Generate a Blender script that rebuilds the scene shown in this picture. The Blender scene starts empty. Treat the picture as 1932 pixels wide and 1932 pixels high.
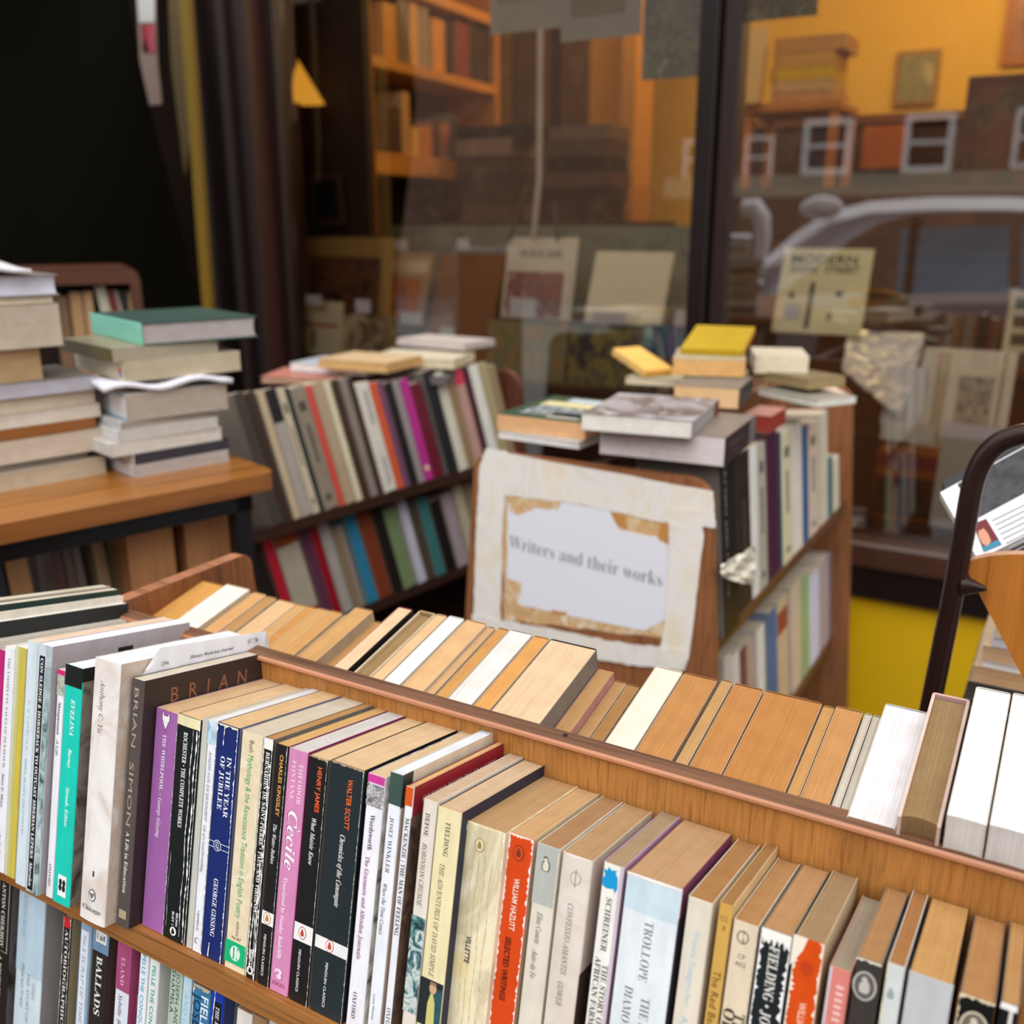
import bpy, math, random
from mathutils import Vector as V, Matrix as M
rnd = random.Random(7)
S = bpy.context.scene
COL = S.collection
R = math.radians

# ------------------------------------------------------------------ camera, sky, light, exposure
H = 1.45                       # camera height
F, PITCH = 1850.0, R(16.5)
cd = bpy.data.cameras.new('camera'); cam = bpy.data.objects.new('camera', cd); COL.objects.link(cam)
cam.location = (0, 0, H); cam.rotation_euler = (R(90) - PITCH, 0, 0)
cd.sensor_width = 36; cd.lens = F / 1932 * 36; cd.clip_start = .02; cd.clip_end = 200
cd.dof.use_dof = True; cd.dof.focus_distance = .79; cd.dof.aperture_fstop = 4.5
S.camera = cam
S.view_settings.view_transform = 'Standard'; S.view_settings.look = 'None'
S.view_settings.gamma = 1; S.view_settings.use_curve_mapping = False
S.view_settings.exposure = 0.13
S.cycles.use_denoising = True
S.cycles.max_bounces = 8; S.cycles.transparent_max_bounces = 12
w = bpy.data.worlds.new('world'); S.world = w; w.use_nodes = True
nt = w.node_tree; bg = nt.nodes['Background']
tc = nt.nodes.new('ShaderNodeTexCoord'); sp = nt.nodes.new('ShaderNodeSeparateXYZ')
mr = nt.nodes.new('ShaderNodeMapRange'); mr.inputs[1].default_value = -.15; mr.inputs[2].default_value = .9
cr = nt.nodes.new('ShaderNodeValToRGB')
cr.color_ramp.elements[0].color = (.30, .30, .32, 1); cr.color_ramp.elements[1].color = (1, 1, 1.01, 1)
nt.links.new(tc.outputs['Generated'], sp.inputs[0]); nt.links.new(sp.outputs[2], mr.inputs[0])
nt.links.new(mr.outputs[0], cr.inputs[0]); nt.links.new(cr.outputs[0], bg.inputs[0])
bg.inputs[1].default_value = 2.0
SUN = bpy.data.lights.new('sun', 'SUN'); SUN.energy = 1.15; SUN.angle = R(50); SUN.color = (1, .99, .975)
so = bpy.data.objects.new('sun', SUN); COL.objects.link(so)
so.rotation_euler = V((-.10, -.80, .85)).to_track_quat('Z', 'Y').to_euler()

# ------------------------------------------------------------------ frames of the place
FW = V((0, math.cos(PITCH), -math.sin(PITCH))); RT = V((1, 0, 0)); UP = V((0, math.sin(PITCH), math.cos(PITCH)))
L = V((math.cos(R(-30)), math.sin(R(-30)), 0))      # along the near cart and the shop front
N = V((-L.y, L.x, 0))                               # away, towards the shop
Z = V((0, 0, 1)); EYE = V((0, 0, H))
def ray(x, y): return FW + RT * ((x - 966) / F) - UP * ((y - 966) / F)
def hit(x, y, p, nn):
    d = ray(x, y); return EYE + d * ((p - EYE).dot(nn) / d.dot(nn))
def W(u, n, z): return L * u + N * n + Z * (z + H)   # u, n measured from below the camera, z from eye height
def hitn(x, y, n): return hit(x, y, W(0, n, 0), N)
def hitz(x, y, z): return hit(x, y, W(0, 0, z), Z)
def mat4(o, X, Y, Zz): return M(((X.x, Y.x, Zz.x, o.x), (X.y, Y.y, Zz.y, o.y), (X.z, Y.z, Zz.z, o.z), (0, 0, 0, 1)))

# ------------------------------------------------------------------ materials
def lin(c):
    return tuple(((v / 255) / 12.92 if v / 255 <= .04045 else ((v / 255 + .055) / 1.055) ** 2.4) for v in c[:3]) + (1,)
MC = {}
def base(key, rough=.6):
    m = bpy.data.materials.new(str(key)[:50]); m.use_nodes = True
    b = m.node_tree.nodes['Principled BSDF']; b.inputs['Roughness'].default_value = rough
    return m, m.node_tree, b
def flat(c, rough=.55, spec=.4, metal=0):
    k = ('flat', c, rough, metal, spec)
    if k in MC: return MC[k]
    m, t, b = base(k, rough); b.inputs['Base Color'].default_value = lin(c)
    b.inputs['Metallic'].default_value = metal; b.inputs['Specular IOR Level'].default_value = spec
    MC[k] = m; return m
def emit(c, s):
    m, t, b = base(('emit', c), 1); b.inputs['Base Color'].default_value = (0, 0, 0, 1)
    b.inputs['Emission Color'].default_value = lin(c); b.inputs['Emission Strength'].default_value = s
    return m
def noise(t, coord, scale, vec=(1, 1, 1), detail=3, rough=.55, dist=0, seed=0):
    tcn = t.nodes.new('ShaderNodeTexCoord'); mp = t.nodes.new('ShaderNodeMapping'); nz = t.nodes.new('ShaderNodeTexNoise')
    mp.inputs['Scale'].default_value = vec; mp.inputs['Location'].default_value = (seed * 3.1, seed * 1.7, seed); nz.inputs['Scale'].default_value = scale
    nz.inputs['Detail'].default_value = detail; nz.inputs['Roughness'].default_value = rough; nz.inputs['Distortion'].default_value = dist
    t.links.new(tcn.outputs[coord], mp.inputs[0]); t.links.new(mp.outputs[0], nz.inputs['Vector'])
    return nz
def ramp(t, src, stops):
    r = t.nodes.new('ShaderNodeValToRGB'); e = r.color_ramp.elements
    while len(e) < len(stops): e.new(.5)
    for i, (p, c) in enumerate(stops): e[i].position = p; e[i].color = lin(c)
    t.links.new(src, r.inputs[0]); return r
def mulc(c, k): return tuple(max(0, min(255, v * k)) for v in c)
def bump(t, b, src, dist, st=.6):
    bp = t.nodes.new('ShaderNodeBump'); bp.inputs['Distance'].default_value = dist; bp.inputs['Strength'].default_value = st
    t.links.new(src, bp.inputs['Height']); t.links.new(bp.outputs[0], b.inputs['Normal'])
def pages(c):
    k = ('pages', c)
    if k in MC: return MC[k]
    m, t, b = base(k, .85); b.inputs['Specular IOR Level'].default_value = .15
    n1 = noise(t, 'Object', 1, (1500, 7, 7), 4, .7); n2 = noise(t, 'Object', 38, (1, 1, 1), 3, .6)
    r1 = ramp(t, n1.outputs[0], [(.28, mulc(c, .86)), (.5, c), (.72, mulc(c, 1.05))])
    r2 = ramp(t, n2.outputs[0], [(.3, (232, 226, 218)), (.62, (255, 255, 255))])
    mx = t.nodes.new('ShaderNodeMix'); mx.data_type = 'RGBA'; mx.blend_type = 'MULTIPLY'; mx.inputs[0].default_value = .6
    t.links.new(r1.outputs[0], mx.inputs[6]); t.links.new(r2.outputs[0], mx.inputs[7]); t.links.new(mx.outputs[2], b.inputs['Base Color'])
    bump(t, b, n1.outputs[0], .0004, .5)
    MC[k] = m; return m
def card(c, rough=.42, var=.06):
    """printed card of a book cover, lightly marked"""
    k = ('card', c, rough)
    if k in MC: return MC[k]
    m, t, b = base(k, rough); n1 = noise(t, 'Object', 60, (1, 1, .35), 4, .65)
    r1 = ramp(t, n1.outputs[0], [(.3, mulc(c, 1 - var)), (.55, c), (.75, mulc(c, 1 + var * .6))])
    t.links.new(r1.outputs[0], b.inputs['Base Color']); b.inputs['Specular IOR Level'].default_value = .35
    MC[k] = m; return m
def wood(c, dark, axis='x', scale=1.0, rough=.5, coord='Object', blot=.5):
    k = ('wood', c, dark, axis, scale, coord)
    if k in MC: return MC[k]
    m, t, b = base(k, rough)
    vec = {'x': (3, 160, 160), 'y': (160, 3, 160), 'z': (330, 330, 16)}[axis]
    n1 = noise(t, coord, scale, vec, 5, .65, .6); n2 = noise(t, coord, 9 * scale, {'x': (.3, 1, 1), 'y': (1, .3, 1), 'z': (1, 1, .3)}[axis], 3, .6)
    r1 = ramp(t, n1.outputs[0], [(.3, dark), (.48, c), (.75, mulc(c, 1.12))])
    r2 = ramp(t, n2.outputs[0], [(.3, (190, 180, 170)), (.6, (255, 255, 255))])
    mx = t.nodes.new('ShaderNodeMix'); mx.data_type = 'RGBA'; mx.blend_type = 'MULTIPLY'; mx.inputs[0].default_value = blot
    t.links.new(r1.outputs[0], mx.inputs[6]); t.links.new(r2.outputs[0], mx.inputs[7]); t.links.new(mx.outputs[2], b.inputs['Base Color'])
    bump(t, b, n1.outputs[0], .0006, .5); MC[k] = m; return m
def pic(cs, scale=90, seed=0):
    k = ('pic', cs, scale, seed)
    if k in MC: return MC[k]
    m, t, b = base(k, .45); n1 = noise(t, 'Object', scale, (1, 1, .7), 4, .6, 1.2, seed)
    n = len(cs); r1 = ramp(t, n1.outputs[0], [(.34 + .32 * i / max(1, n - 1), c) for i, c in enumerate(cs)])
    t.links.new(r1.outputs[0], b.inputs['Base Color']); MC[k] = m; return m
def glassm():
    m = bpy.data.materials.new('window_glass'); m.use_nodes = True; t = m.node_tree; t.nodes.clear()
    o = t.nodes.new('ShaderNodeOutputMaterial'); tr = t.nodes.new('ShaderNodeBsdfTransparent'); g = t.nodes.new('ShaderNodeBsdfGlossy')
    mx = t.nodes.new('ShaderNodeMixShader'); g.inputs['Roughness'].default_value = .0; fr = t.nodes.new('ShaderNodeFresnel'); fr.inputs[0].default_value = 1.5
    ad = t.nodes.new('ShaderNodeMath'); ad.operation = 'ADD'; ad.inputs[1].default_value = .24
    tr.inputs[0].default_value = (.96, .97, .96, 1)
    t.links.new(fr.outputs[0], ad.inputs[0]); t.links.new(ad.outputs[0], mx.inputs[0]); t.links.new(tr.outputs[0], mx.inputs[1]); t.links.new(g.outputs[0], mx.inputs[2]); t.links.new(mx.outputs[0], o.inputs[0])
    return m

# ------------------------------------------------------------------ mesh building
class MB:
    def __init__(s): s.v = []; s.f = []; s.m = []; s.mats = []; s.sm = []
    def mi(s, m):
        if m not in s.mats: s.mats.append(m)
        return s.mats.index(m)
    def face(s, pts, m, smooth=False):
        i = len(s.v); s.v += [tuple(p) for p in pts]; s.f.append(tuple(range(i, i + len(pts)))); s.m.append(s.mi(m)); s.sm.append(smooth)
    def grid(s, rows, m, smooth=True, close=False):
        """rows: equal-length lists of points; quads between neighbours"""
        i = len(s.v); k = len(rows[0])
        for r in rows: s.v += [tuple(p) for p in r]
        mi = s.mi(m)
        for a in range(len(rows) - 1):
            for b in range(k - (0 if close else 1)):
                c = (b + 1) % k
                s.f.append((i + a * k + b, i + a * k + c, i + (a + 1) * k + c, i + (a + 1) * k + b)); s.m.append(mi); s.sm.append(smooth)
    def box(s, a, b, m, bev=0):
        x0, y0, z0 = a; x1, y1, z1 = b
        if bev:
            e = bev; pr = [(x0 + e, y0), (x1 - e, y0), (x1, y0 + e), (x1, y1 - e), (x1 - e, y1), (x0 + e, y1), (x0, y1 - e), (x0, y0 + e)]
            pi = [(x0 + e, y0 + e), (x1 - e, y0 + e), (x1 - e, y0 + e), (x1 - e, y1 - e), (x1 - e, y1 - e), (x0 + e, y1 - e), (x0 + e, y1 - e), (x0 + e, y0 + e)]
            rows = [[(*q, z0) for q in pi], [(*q, z0 + e) for q in pr], [(*q, z1 - e) for q in pr], [(*q, z1) for q in pi]]
            s.grid(rows, m, False, True)
            s.face([(x0 + e, y0 + e, z1), (x1 - e, y0 + e, z1), (x1 - e, y1 - e, z1), (x0 + e, y1 - e, z1)], m)
            s.face([(x0 + e, y1 - e, z0), (x1 - e, y1 - e, z0), (x1 - e, y0 + e, z0), (x0 + e, y0 + e, z0)], m)
            return
        p = [(x0, y0, z0), (x1, y0, z0), (x1, y1, z0), (x0, y1, z0), (x0, y0, z1), (x1, y0, z1), (x1, y1, z1), (x0, y1, z1)]
        for q in ((0, 3, 2, 1), (4, 5, 6, 7), (0, 1, 5, 4), (1, 2, 6, 5), (2, 3, 7, 6), (3, 0, 4, 7)): s.face([p[i] for i in q], m)
    def prism(s, poly, o, X, Y, T, m, mside=None):
        """polygon (2D) in the plane o,X,Y extruded by T"""
        a = [o + X * x + Y * y for x, y in poly]; b = [p + T for p in a]
        s.face(a[::-1], m); s.face(b, m)
        for i in range(len(a)):
            j = (i + 1) % len(a); s.face([a[i], a[j], b[j], b[i]], mside or m)
    def tube(s, pts, r, m, n=12, cap=True):
        rows = []; pts = [V(p) for p in pts]; up = None
        for i, p in enumerate(pts):
            d = (pts[min(i + 1, len(pts) - 1)] - pts[max(i - 1, 0)]).normalized()
            if up is None: up = d.orthogonal().normalized()
            up = (up - d * up.dot(d)).normalized(); q = d.cross(up)
            rr = r[i] if isinstance(r, (list, tuple)) else r
            rows.append([p + (up * math.cos(2 * math.pi * k / n) + q * math.sin(2 * math.pi * k / n)) * rr for k in range(n)])
        s.grid(rows, m, True, True)
        if cap: s.face(rows[0][::-1], m); s.face(rows[-1], m)
    def build(s, name, parent=None, mw=None):
        me = bpy.data.meshes.new(name); me.from_pydata(s.v, [], s.f)
        for m in s.mats: me.materials.append(m)
        for p, i, k in zip(me.polygons, s.m, s.sm): p.material_index = i; p.use_smooth = k
        o = bpy.data.objects.new(name, me); COL.objects.link(o)
        if mw is not None: o.matrix_world = mw
        if parent is not None: o.parent = parent
        return o
def lab(nm, place, l_, r_):
    a = '%s book, %s, ' % (nm, place)
    for t in ((['between the %s and %s ones' % (l_, r_)] if l_ and r_ else []) + (['right of the %s one' % l_] if l_ else ['first in the row']) + ['right of %s' % l_]):
        if len((a + t).replace(',', '').replace('-', ' ').split()) <= 15: break
    return a + t
def tag(o, label=None, cat=None, group=None, kind=None):
    if label: o['label'] = label
    if cat: o['category'] = cat
    if group: o['group'] = group
    if kind: o['kind'] = kind
    return o
def empty(name, mw): 
    o = bpy.data.objects.new(name, None); COL.objects.link(o); o.empty_display_size = .05; o.matrix_world = mw; return o
def part(o, label): o['label'] = label; return o

# ------------------------------------------------------------------ lettering (built-in font and its mathematical serif alphabets)
STY = {'b': (0x1D400, 0x1D41A), 'i': (0x1D434, 0x1D44E), 'bi': (0x1D468, 0x1D482), 'r': (0x1D400, 0x1D41A), 'rr': (0x1D400, 0x1D41A)}
TC = {}
def text_tris(s, sty):
    k = (s, sty)
    if k in TC: return TC[k]
    if sty in STY:
        a, b = STY[sty]
        body = ''.join(chr(a + ord(c) - 65) if 'A' <= c <= 'Z' else ('\u210e' if (sty == 'i' and c == 'h') else chr(b + ord(c) - 97)) if 'a' <= c <= 'z' else c for c in s)
    else: body = s
    c = bpy.data.curves.new('t', 'FONT'); c.body = body; c.size = 1; c.resolution_u = 2
    c.offset = {'r': -.012, 'rr': -.013, 's': .0, 'sb': .018, 'i': .004}.get(sty, 0)
    if sty == 'sb' or sty == 's': c.space_character = 1.04
    o = bpy.data.objects.new('t', c); COL.objects.link(o); dg = bpy.context.evaluated_depsgraph_get()
    me = bpy.data.meshes.new_from_object(o.evaluated_get(dg))
    vs = [v.co.copy() for v in me.vertices]; fs = [tuple(p.vertices) for p in me.polygons]
    bpy.data.objects.remove(o); bpy.data.curves.remove(c); bpy.data.meshes.remove(me)
    x0 = min(v.x for v in vs); x1 = max(v.x for v in vs)
    TC[k] = (vs, fs, x0, x1); return TC[k]
def add_text(mb, s, sty, m, fn):
    """fn maps (t along 0..1, y in em) to a point"""
    vs, fs, x0, x1 = text_tris(s, sty); i = len(mb.v)
    mb.v += [tuple(fn((v.x - x0) / (x1 - x0), v.y)) for v in vs]; mi = mb.mi(m)
    for f in fs: mb.f.append(tuple(i + k for k in f)); mb.m.append(mi); mb.sm.append(False)

# ------------------------------------------------------------------ books
WHITE = (236, 236, 238); PAPER = (206, 172, 132)
def book(mw, w, d, h, col, page=PAPER, art=(), hard=False, bulge=0.0, board=None, label='', group=None, back=None, rr=.0012):
    """local frame: x = thickness, spine at y = 0 facing -y, z = height"""
    root = empty('hardback_book' if hard else 'paperback_book', mw)
    ct = .0022 if hard else .0005; ov = .0025 if hard else 0
    r = min(rr, w * .35); bulge = min(bulge, w * .3)
    sm = card(col) if isinstance(col, tuple) and not isinstance(col[0], tuple) else col
    if board is None and isinstance(col, tuple): board = tuple(.5 * a + .5 * b for a, b in zip(col, (214, 202, 184)))
    bm = card(board) if isinstance(board, tuple) else (board or sm); bk = card(back) if isinstance(back, tuple) else bm
    def by(x): return -bulge * (1 - (2 * x / w - 1) ** 2)
    # outer outline seen from above: right board, spine, left board
    out = [(w, d), (w, r)] + [(w - r + r * math.cos(a), r - r * math.sin(a) + by(w - r + r * math.cos(a))) for a in (.5, 1.1)]
    ns = 8 if bulge else 1
    out += [(w - r - (w - 2 * r) * i / ns, by(w - r - (w - 2 * r) * i / ns)) for i in range(ns + 1)]
    out += [(r - r * math.cos(a), r - r * math.sin(a) + by(r - r * math.cos(a))) for a in (1.1, .5)] + [(0, r), (0, d)]
    def inn(p):
        x = min(max(p[0], ct), w - ct); y = max(p[1] + ct, ct) if p[1] < d - 1e-6 else p[1]
        return (x, min(y, d))
    c = MB(); ii = [inn(p) for p in out]; k = len(out)
    for i in range(k - 1):
        a, b, ai, bi = out[i], out[i + 1], ii[i], ii[i + 1]
        m = bm if i == 0 else bk if i == k - 2 else sm
        sp_ = 0 < i < k - 2
        c.face([(a[0], a[1], 0), (a[0], a[1], h), (b[0], b[1], h), (b[0], b[1], 0)], m, sp_)
        c.face([(ai[0], ai[1], 0), (bi[0], bi[1], 0), (bi[0], bi[1], h), (ai[0], ai[1], h)], m)
        c.face([(a[0], a[1], h), (ai[0], ai[1], h), (bi[0], bi[1], h), (b[0], b[1], h)], m)
        c.face([(a[0], a[1], 0), (b[0], b[1], 0), (bi[0], bi[1], 0), (ai[0], ai[1], 0)], m)
    for e in (0, k - 1):
        c.face([(out[e][0], d, 0), (ii[e][0], d, 0), (ii[e][0], d, h), (out[e][0], d, h)], bm)
    P = lambda x, zf, o: (x, by(min(max(x, 0), w)) - o, h * (1 - zf))
    for n, a in enumerate(art):
        o = .00009 * (n + 1); q = a[0]
        if q == 'r':
            _, x0, x1, z0, z1, cc = a; m = card(cc) if isinstance(cc, tuple) else cc
            nx = 8 if bulge else 1; x0 *= w; x1 *= w
            xs = [x0 + (x1 - x0) * i / nx for i in range(nx + 1)]
            c.grid([[P(x, z1, o) for x in xs], [P(x, z0, o) for x in xs]], m, True)
        elif q == 'p':
            _, x0, x1, z0, z1, cs, sc = a; m = pic(cs, sc); xs = [w * (x0 + (x1 - x0) * i / 6) for i in range(7)]
            c.grid([[P(x, z1, o) for x in xs], [P(x, z0, o) for x in xs]], m, True)
        elif q == 't':     # lettering down the spine
            _, s, xc, z0, z1, hh, sty, cc = a; e = hh / 1000 / .68; L_ = z1 - z0
            add_text(c, s, sty, flat(cc, .5), lambda tt, y: P(xc * w + (y - .33) * e, z0 + L_ * tt, o))
        elif q == 'h':     # lettering across the spine
            _, s, x0, x1, z, hh, sty, cc = a; e = hh / 1000 / .68
            add_text(c, s, sty, flat(cc, .5), lambda tt, y: P(w * (x0 + (x1 - x0) * tt), z - (y - .33) * e / h, o))
        elif q == 's':     # lettering on the right-hand board, z in m below the head
            _, s, y0, y1, z, hh, sty, cc = a; e = hh / 1000 / .68
            add_text(c, s, sty, flat(cc, .5), lambda tt, y: (w + .0002, d * (y0 + (y1 - y0) * tt), h - z + (y - .33) * e))
        elif q == 'b':     # coloured area on the right-hand board
            _, y0, y1, z0, z1, cc = a; m = (pic(cc, 60) if isinstance(cc[0], tuple) else card(cc))
            c.face([(w + .00012, d * y0, h - z1), (w + .00012, d * y1, h - z1), (w + .00012, d * y1, h - z0), (w + .00012, d * y0, h - z0)], m)
        elif q == 'c':
            _, xc, z, rx, rz, cc = a
            c.grid([[P(w * xc + k_ * rx / 1000 * math.cos(.314159 * i), z + k_ * rz / 1000 * math.sin(.314159 * i) / h, o) for i in range(20)] for k_ in (.01, .35, .7, 1)], flat(cc, .5), False, True)
        elif q == 'g':     # outline in mm about a point on the spine
            _, xc, z, pl, cc = a; pts = [P(w * xc + x / 1000, z - y / 1000 / h, o + (.0002 if bulge else 0)) for x, y in pl]
            ar = sum(pl[i][0] * pl[(i + 1) % len(pl)][1] - pl[(i + 1) % len(pl)][0] * pl[i][1] for i in range(len(pl)))
            c.face(pts if ar > 0 else pts[::-1], flat(cc, .5))
        elif q == 'k':     # crease worn through to white
            _, x, z0, z1, wd, cc = a; nn = int((z1 - z0) * 60) + 3; l_, r_ = [], []
            ph = rnd.random() * 9
            for i in range(nn):
                zf = z0 + (z1 - z0) * i / (nn - 1); xm = w * x + .0005 * math.sin(i * .35 + ph) + rnd.uniform(-.0001, .0001)
                ww = wd / 2000 * rnd.choice((.15, .5, 1, 1.4)); l_.append(P(xm - ww, zf, o)); r_.append(P(xm + ww, zf, o))
            c.grid([r_, l_], flat(cc, .8), False)
        elif q == 'w':     # ragged wear along an edge
            _, side, am, cc = a; nn = int(h * 600); l_, r_ = [], []; am /= 1000
            if side == 'T':
                nn = max(6, int(w * 900)); e_ = [P(w * i / nn, 0, o) for i in range(nn + 1)]
                f_ = [P(w * i / nn, am * rnd.uniform(.3, 1.2) / h, o) for i in range(nn + 1)]; c.grid([f_, e_], flat(cc, .8), False)
            else:
                for i in range(nn + 1):
                    zf = i / nn; ww = am * rnd.choice((.1, .3, .45, .6, 1, .25)) * (1.6 if zf < .03 or zf > .97 else 1)
                    e0 = 0 if side == 'L' else w; e1 = ww if side == 'L' else w - ww
                    l_.append(P(min(e0, e1), zf, o)); r_.append(P(max(e0, e1), zf, o))
                c.grid([r_, l_], flat(cc, .8), False)
    c.build('cover', root)
    # page block
    pb = MB(); pm = pages(page); x0, x1 = ct + .0001, w - ct - .0001; y0, y1 = ct + r * .4 + .0003 + (0.001 if hard else 0), d - .0006 - ov; z0, z1 = ov + .0001, h - .0004 - ov
    if x1 - x0 < .0008: x0, x1 = w * .3, w * .7
    yb = lambda x: max(y0, by(x) + ct + .0004 + (r if (x < r or x > w - r) else 0)) if bulge else y0
    nx = 8
    xs = [x0 + (x1 - x0) * i / nx for i in range(nx + 1)]
    fe = lambda x: y1 - (.0035 if hard else .0006) * (1 - (2 * x / w - 1) ** 2)
    pr = [(x, yb(x)) for x in xs] + [(x, fe(x)) for x in xs[::-1]]
    pb.face([(*p, z1) for p in pr], pm); pb.face([(*p, z0) for p in pr[::-1]], pm)
    pb.grid([[(*p, z0) for p in pr], [(*p, z1) for p in pr]], pm, False, True)
    pb.build('page_block', root)
    tag(root, label, 'book', group)
    return root
BOOKS = []   # (root, short description, row phrase) for the labels written at the end
ORD = 'first second third fourth fifth sixth seventh eighth ninth tenth eleventh twelfth thirteenth fourteenth fifteenth sixteenth seventeenth eighteenth nineteenth twentieth twenty-first twenty-second twenty-third twenty-fourth twenty-fifth twenty-sixth twenty-seventh twenty-eighth twenty-ninth thirtieth thirty-first thirty-second thirty-third thirty-fourth thirty-fifth thirty-sixth thirty-seventh thirty-eighth thirty-ninth fortieth forty-first forty-second forty-third'.split()

# ------------------------------------------------------------------ building shell: pavement, shop front, shop interior
NW = 2.62                                # window plane
OAK = wood((178, 122, 62), (142, 92, 42), 'z', 1.2, .45); OAKX = wood((176, 116, 56), (124, 74, 30), 'x', 1, .45)
CAPW = wood((118, 80, 56), (62, 40, 26), 'x', 1, .5); CAPL = wood((174, 118, 84), (128, 78, 48), 'x', .6, .4)
BRN = wood((128, 78, 44), (84, 46, 24), 'z', .8, .5); DKB = wood((62, 38, 28), (34, 20, 16), 'x', .8, .5)
def struct(name, mb, kind='structure'): return tag(mb.build(name), kind=kind)
FM = mat4(V((0, 0, 0)), L, N, Z)
def wbox(name, u, n, z, m, kind='structure', bev=0, mb=None):
    b = mb or MB(); b.box((u[0], n[0], z[0] + H), (u[1], n[1], z[1] + H), m, bev)
    if mb is None:
        o = b.build(name, None, FM); tag(o, kind=kind); return o
PAVE = base('pavement', .9); nz = noise(PAVE[1], 'Object', 30, (1, 1, 1), 6, .7)
PAVE[1].links.new(ramp(PAVE[1], nz.outputs[0], [(.3, (92, 90, 88)), (.7, (128, 126, 122))]).outputs[0], PAVE[2].inputs[0])
wbox('floor', (-9, 9), (-9, NW - .05), (-H - .05, -H), PAVE[0])
PAINT = flat((24, 14, 12), .35); FRM = flat((38, 20, 14), .45); YEL = flat((220, 176, 18), .35)
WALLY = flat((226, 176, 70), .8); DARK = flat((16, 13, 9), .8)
ZS = -.80                                # sill height below the eye
wbox('wall_front', (-.4, 3.2), (NW - .02, NW + .12), (-H, ZS - .07), YEL)
wbox('wall_front', (-2.72, -.4), (NW - .02, NW + .12), (-H, ZS - .07), YEL)
wbox('trim_1', (-2.5, 3.2), (NW - .07, NW + .1), (ZS - .07, ZS), wood((74, 46, 34), (44, 26, 20), 'x', 1, .3), bev=.008)
wbox('trim_2', (-2.5, 3.2), (NW - .05, NW + .1), (ZS - .16, ZS - .07), PAINT, bev=.005)
wbox('wall_upper', (-6, 3.2), (NW - .05, NW + .2), (2.3, 6.5), flat((70, 44, 34), .6))
# window frames: jamb, mullion, right jamb; each pane of glass
def upx(x, y, n): p = hitn(x, y, n); return p.dot(L)
uJ = upx(548, 500, NW); uM0 = upx(1311, 380, NW); uM1 = upx(1372, 380, NW)
GL = glassm()
def window(i, u0, u1):
    o = wbox('window_%d' % i, (u0, u0 + .05), (NW - .01, NW + .06), (ZS, 2.3), FRM, bev=.006)
    b = MB(); b.box((u1 - .02, NW - .03, ZS + H), (u1 + .03, NW + .06, 2.3 + H), PAINT, .004); b.build('frame', o).parent = o
    g = MB(); g.face([(u0 + .05, NW, ZS + H), (u1 - .02, NW, ZS + H), (u1 - .02, NW, 2.3 + H), (u0 + .05, NW, 2.3 + H)], GL)
    g.build('glass', o)
    return o
window(1, uJ - .05, uM0 + .02); window(2, uM1 - .035, 2.4)
# pier of dark panelling left of the window
b = MB(); z0, z1 = 0, 4.0
ua = upx(392, 300, NW)
for i, (a0, a1, nn, m) in enumerate([(0, .22, .0, flat((28, 19, 14), .5)), (.22, .34, -.05, flat((34, 22, 20), .5)), (.34, .60, .0, flat((38, 27, 18), .5)), (.60, .72, -.04, flat((40, 24, 18), .5)), (.72, .93, -.02, flat((32, 20, 14), .5)), (.93, 1.0, -.03, flat((56, 27, 16), .5))]):
    w_ = uJ - ua - .05; b.box((ua + w_ * a0, NW - .05 + nn, 0), (ua + w_ * a1, NW + .15, z1), m)
tag(b.build('wall_pier', None, FM), kind='structure')
# deep dark entrance left of the pier
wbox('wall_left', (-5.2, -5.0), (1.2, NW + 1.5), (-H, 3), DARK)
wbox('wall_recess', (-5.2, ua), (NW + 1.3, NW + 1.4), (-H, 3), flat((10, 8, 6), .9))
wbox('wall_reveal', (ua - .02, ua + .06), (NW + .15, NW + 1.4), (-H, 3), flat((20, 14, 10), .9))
# shop interior
IB = 5.6
wbox('floor_shop', (-3.6, 3.4), (NW + .12, IB + .1), (-H, -H + .05), wood((90, 60, 36), (60, 38, 22), 'x', .5))
wbox('ceiling_shop', (-3.6, 3.4), (NW + .12, IB + .1), (2.3, 2.4), flat((200, 180, 140), .9))
wbox('wall_back', (-3.6, 3.4), (IB, IB + .1), (-H, 2.3), WALLY)
wbox('wall_right', (3.2, 3.4), (NW + .1, IB), (-H, 2.3), WALLY)
wbox('wall_inner', (-3.6, -3.5), (NW + .1, IB), (-H, 2.3), flat((48, 30, 18), .9))
def lamp(u, n, z, e, c, r=.12):
    l_ = bpy.data.lights.new('lamp', 'POINT'); l_.energy = e; l_.color = c; l_.shadow_soft_size = r
    o = bpy.data.objects.new('lamp', l_); COL.objects.link(o); o.location = W(u, n, z); return o
lamp(-.55, 4.6, 1.25, 27, (1, .72, .32)); lamp(-1.7, 4.1, 1.2, 15, (1, .66, .24)); lamp(.6, 4.5, 1.2, 30, (1, .77, .36)); lamp(-1.5, 2.78, 1.35, 7, (1, .93, .8)); lamp(-.4, 2.78, 1.35, 6, (1, .93, .8))  # last two are unseen lights added to brighten the window display

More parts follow.
